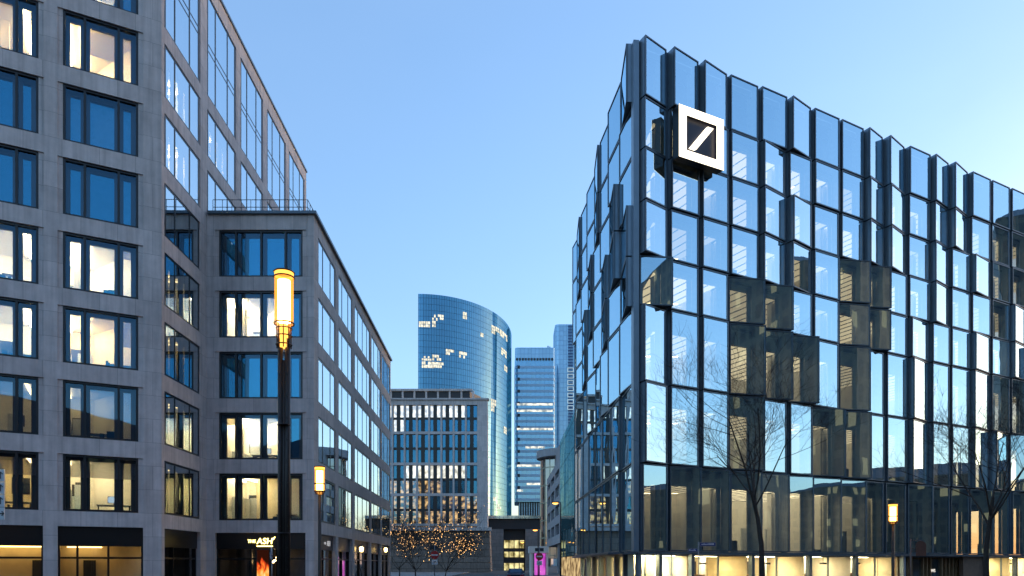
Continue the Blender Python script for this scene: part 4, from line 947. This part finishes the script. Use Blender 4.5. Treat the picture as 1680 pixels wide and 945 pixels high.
# pendant bulbs inside the restaurant
for i, (x, y) in enumerate(((456, 910), (454, 915), (451, 919.5), (448, 922), (482, 911), (486, 912), (490, 910), (483, 917), (485, 921), (492, 918), (494, 923), (497, 921), (481, 929))):
    D = 46.4+(i % 3)*.3; kk = D/F; X = (x-CX)*kk; Z = EYE+(HY-y)*kk
    o = empty('pendant_lamp', (X, D, Z), 'small round glowing bulb hanging inside the restaurant window', 'lamp', 'pendant bulbs in the restaurant')
    m_ = MB(); m_.tube([(X, D, Z-.06), (X, D, Z-.04), (X, D, Z+.02), (X, D, Z+.07)], [.02, .065, .07, .02], 10); m_.build('bulb', L_warm, o)
    m_ = MB(); m_.tube([(X, D, Z+.07), (X, D, 2.88)], .006, 4); m_.build('cord', M_black, o)

# warm wall lanterns and a magenta window display along the wing's shops
for px, py, lab in ((592, 901, 'yellow wall lantern on the wing shops, nearer of two'), (632, 902, 'yellow wall lantern on the wing shops, farther of two')):
    s_ = FS2.s_at(px, .1); c = FS2.w(s_, .15, EYE+(HY-py)/F*FS2.w(s_, 0, 0).y)
    o = empty('wall_lantern', tuple(c), lab, 'lamp', 'wall lanterns along the wing')
    m_ = MB(); m_.tube([c-Vector((0,0,.22)), c-Vector((0,0,.18)), c+Vector((0,0,.12)), c+Vector((0,0,.22))], [.06, .13, .17, .05], 8); m_.build('lantern_glass', emis('lantern light', (1, .66, .22), 14), o)
    m_ = MB(); m_.tube([c-FS2.n*.4, c-FS2.n*.1+Vector((0,0,.3)), c+Vector((0,0,.27))], .02, 5); m_.tube([c+Vector((0,0,.2)), c+Vector((0,0,.3))], [.17, .03], 8); m_.build('bracket', M_black, o)
c = FS2.w(11.7, -1.5, 0)
o = empty('shop_display', tuple(c), 'magenta lit display behind the second shop window of the wing', 'display')
m_ = MB(); f_ = Fr((c.x, c.y), (-1, 0), (0, -1)); n_ = 7
for i in range(n_):
    m_.box(f_, -.9+i*.28, -.9+i*.28+.2, -.1, .1, .1, 2.2+.25*math.sin(i*1.3))
m_.build('panel', emis_noise('magenta glow', (.18, .02, .16), (.75, .12, .62), 1.5, (2, 2, 1.2)), o)

# ------------------------------------------------------------------ desks behind the lit windows
def desk(fr, s, d, z, label, mon=True):
    o = empty('office_desk', tuple(fr.w(s, d, z)), label, 'desk', 'desks behind lit windows')
    m_ = MB(); m_.box(fr, s-.8, s+.8, d-.4, d+.4, z+.70, z+.74); m_.build('desk_top', M_furn, o)
    for q in (-.72, .72): m_ = MB(); m_.box(fr, s+q-.03, s+q+.03, d-.35, d+.35, z, z+.70); m_.build('leg', M_furn, o)
    if mon:
        m_ = MB(); m_.box(fr, s-.3, s+.3, d-.02, d+.02, z+.86, z+1.22); m_.tube([fr.w(s, d, z+.74), fr.w(s, d, z+.9)], .03, 6); mo_ = m_.build('monitor', M_furn, o)
        m_ = MB(); m_.box(fr, s-.28, s+.28, d+.021, d+.026, z+.88, z+1.20); m_.build('screen', M_screen, mo_)
    return o
names = ['first', 'second', 'third', 'fourth', 'fifth', 'sixth', 'seventh']
for k_, w_, s, mon in ((0, 0, 2.2, True), (0, 1, 6.6, False), (1, 0, 2.6, False), (2, 0, 1.7, False), (3, 0, 3.1, False), (2, 1, 6.2, False)):
    desk(FB1, s, -1.5, rowsZ(k_)[0]-.35+.05, 'dark desk inside the lit %s-row window of the near block, %s window column' % (names[k_], 'right' if w_ == 0 else 'left'), mon)
desk(FB2, 3.4, -1.6, rowsZ(1)[0]-.3, 'dark desk inside the lit second-row window of the wing front', True)
desk(FB2, 2.4, -1.6, rowsZ(3)[0]-.3, 'dark desk inside the lit fourth-row window of the wing front', False)
desk(FB2, 2.0, -1.9, rowsZ(0)[0]-.3, 'dark desk inside the lowest lit window of the wing front', False)

# ------------------------------------------------------------------ parked car at the street end
D = 75.0; X = (846-CX)/F*D
car = empty('parked_car', (X, D, 0), 'dark parked car seen from behind at the far end of the street', 'car')
M_paint = pbr('dark blue car paint', (.02, .025, .05), .25, .3); 
m_ = MB(); prof = [(-2.1, .35), (-2.1, .80), (-1.9, .92), (-1.35, .98), (-.95, 1.38), (.35, 1.42), (1.05, .98), (1.95, .85), (2.1, .6), (2.1, .35)]
for w0, w1 in ((-.86, .86),):
    l = [Vector((X+(w0 if z < 1.0 else w0*.78), D+y, z)) for y, z in prof]; r = [Vector((X+(w1 if z < 1.0 else w1*.78), D+y, z)) for y, z in prof]
    n = len(prof)
    for i in range(n): m_.face([l[i], r[i], r[(i+1) % n], l[(i+1) % n]])
    m_.face(l); m_.face(r[::-1])
m_.build('body', M_paint, car)
m_ = MB(); m_.face([(X-.60, D-1.36, 1.02), (X+.60, D-1.36, 1.02), (X+.56, D-1.03, 1.34), (X-.56, D-1.03, 1.34)]); m_.build('rear_window', G_left, car)
for sx in (-.82, .82):
    for sy in (-1.3, 1.3):
        m_ = MB(); m_.tube([(X+sx-.1, D+sy, .32), (X+sx+.1, D+sy, .32)], .32, 16); m_.build('wheel', M_furn, car)
for sx in (-.65, .65):
    m_ = MB(); m_.box(W0, X+sx-.16, X+sx+.16, D-2.13, D-2.11, .68, .80); m_.build('tail_light', pbr('tail red', (.3, .01, .01), .3), car)

# ------------------------------------------------------------------ ground
M_asph = pbr('asphalt', (.05, .05, .052), .85, 0, .2, 2, .2); M_pave = stone('paving', (.24, .22, .21), .6, .6, .01, .12)
m_ = MB(); m_.box(W0, -2500, 2500, -2500, 2500, -.2, 0); setp(m_.build('ground', M_asph), kind='structure')
def flat(name, pts, z, mat, th=.12):
    m_ = MB(); m_.prism(pts, z-th, z); return setp(m_.build(name, mat), kind='structure')
flat('pavement', [(-40, 33-6), (-15, 37), (-8.4, 41), (-9.4, 160), (-40, 160)], .12, M_pave)
flat('pavement', [(4.6, 47), (9.5, 44), (60, 70), (60, 140), (4.2, 140)], .12, M_pave)
flat('forecourt', [(9.6, 30), (60, 55), (60, 69.8), (9.6, 43.8)], .06, M_pave, .055)
M_line = pbr('road paint', (.7, .7, .68), .6)
for i in range(9):
    y = 46+i*8; m_ = MB(); m_.box(W0, -2.1, -1.98, y, y+4, .004, .008); setp(m_.build('lane_marking', M_line), kind='structure')

# ------------------------------------------------------------------ sky, sun, camera
w = bpy.data.worlds.new("World"); sc.world = w; w.use_nodes = True; nt = w.node_tree; bg = nt.nodes['Background']
s = nt.nodes.new('ShaderNodeTexSky'); s.sky_type = 'NISHITA'; s.sun_disc = False
EL, ROT = 3.0, 60.0
s.sun_elevation = math.radians(EL); s.sun_rotation = math.radians(ROT); s.ozone_density = 2.5; s.air_density = 1; s.dust_density = 1.3
STR = .113
mx = nt.nodes.new('ShaderNodeMix'); mx.data_type = 'RGBA'; tcs = nt.nodes.new('ShaderNodeTexCoord'); mps = nt.nodes.new('ShaderNodeMapping'); mps.inputs['Scale'].default_value = (1.5, 1.5, 5); nt.links.new(tcs.outputs['Generated'], mps.inputs[0])
nzs = nt.nodes.new('ShaderNodeTexNoise'); nzs.inputs['Scale'].default_value = 1.6; nzs.inputs['Detail'].default_value = 7; nzs.inputs['Distortion'].default_value = .8; nt.links.new(mps.outputs[0], nzs.inputs['Vector'])
mrs = nt.nodes.new('ShaderNodeMapRange'); mrs.inputs[1].default_value = .3; mrs.inputs[2].default_value = .72; mrs.inputs[3].default_value = .31; mrs.inputs[4].default_value = .44; nt.links.new(nzs.outputs[0], mrs.inputs[0]); nt.links.new(mrs.outputs[0], mx.inputs[0])
mx.inputs[7].default_value = (.345/K/STR, .56/K/STR, .94/K/STR, 1)          # even blue dusk air under the clear-sky gradient
vm = nt.nodes.new('ShaderNodeVectorMath'); vm.operation = 'MULTIPLY'; vm.inputs[1].default_value = (.96, .955, 1.0); nt.links.new(s.outputs[0], vm.inputs[0]); nt.links.new(vm.outputs[0], mx.inputs[6]); nt.links.new(mx.outputs[2], bg.inputs[0]); bg.inputs[1].default_value = STR
sl = bpy.data.lights.new('sun', 'SUN'); sl.energy = .015; sl.angle = math.radians(20); sl.color = (1, .85, .7)
so_ = bpy.data.objects.new('sun', sl); COL.objects.link(so_)
sd = Vector((math.sin(math.radians(ROT))*math.cos(math.radians(EL)), math.cos(math.radians(ROT))*math.cos(math.radians(EL)), math.sin(math.radians(EL))))
so_.rotation_euler = sd.to_track_quat('Z', 'Y').to_euler(); so_.location = (60, 40, 80)
c = bpy.data.cameras.new('camera'); co = bpy.data.objects.new('camera', c); COL.objects.link(co); sc.camera = co
co.location = (0, 0, EYE); co.rotation_euler = (math.pi/2, 0, 0); c.sensor_width = 36; c.lens = 36*F/1680; c.shift_y = (HY-472.5)/1680; c.clip_end = 6000; c.clip_start = .1
vs = sc.view_settings; vs.view_transform = 'Standard'; vs.look = 'None'; vs.exposure = EXPO+.10; vs.gamma = 1; vs.use_curve_mapping = False
cy = sc.cycles; cy.use_denoising = True; cy.max_bounces = 12; cy.diffuse_bounces = 4; cy.glossy_bounces = 5; cy.transparent_max_bounces = 24; cy.transmission_bounces = 6
cy.sample_clamp_indirect = 6/K*4; cy.caustics_reflective = False; cy.caustics_refractive = False; cy.use_light_tree = True
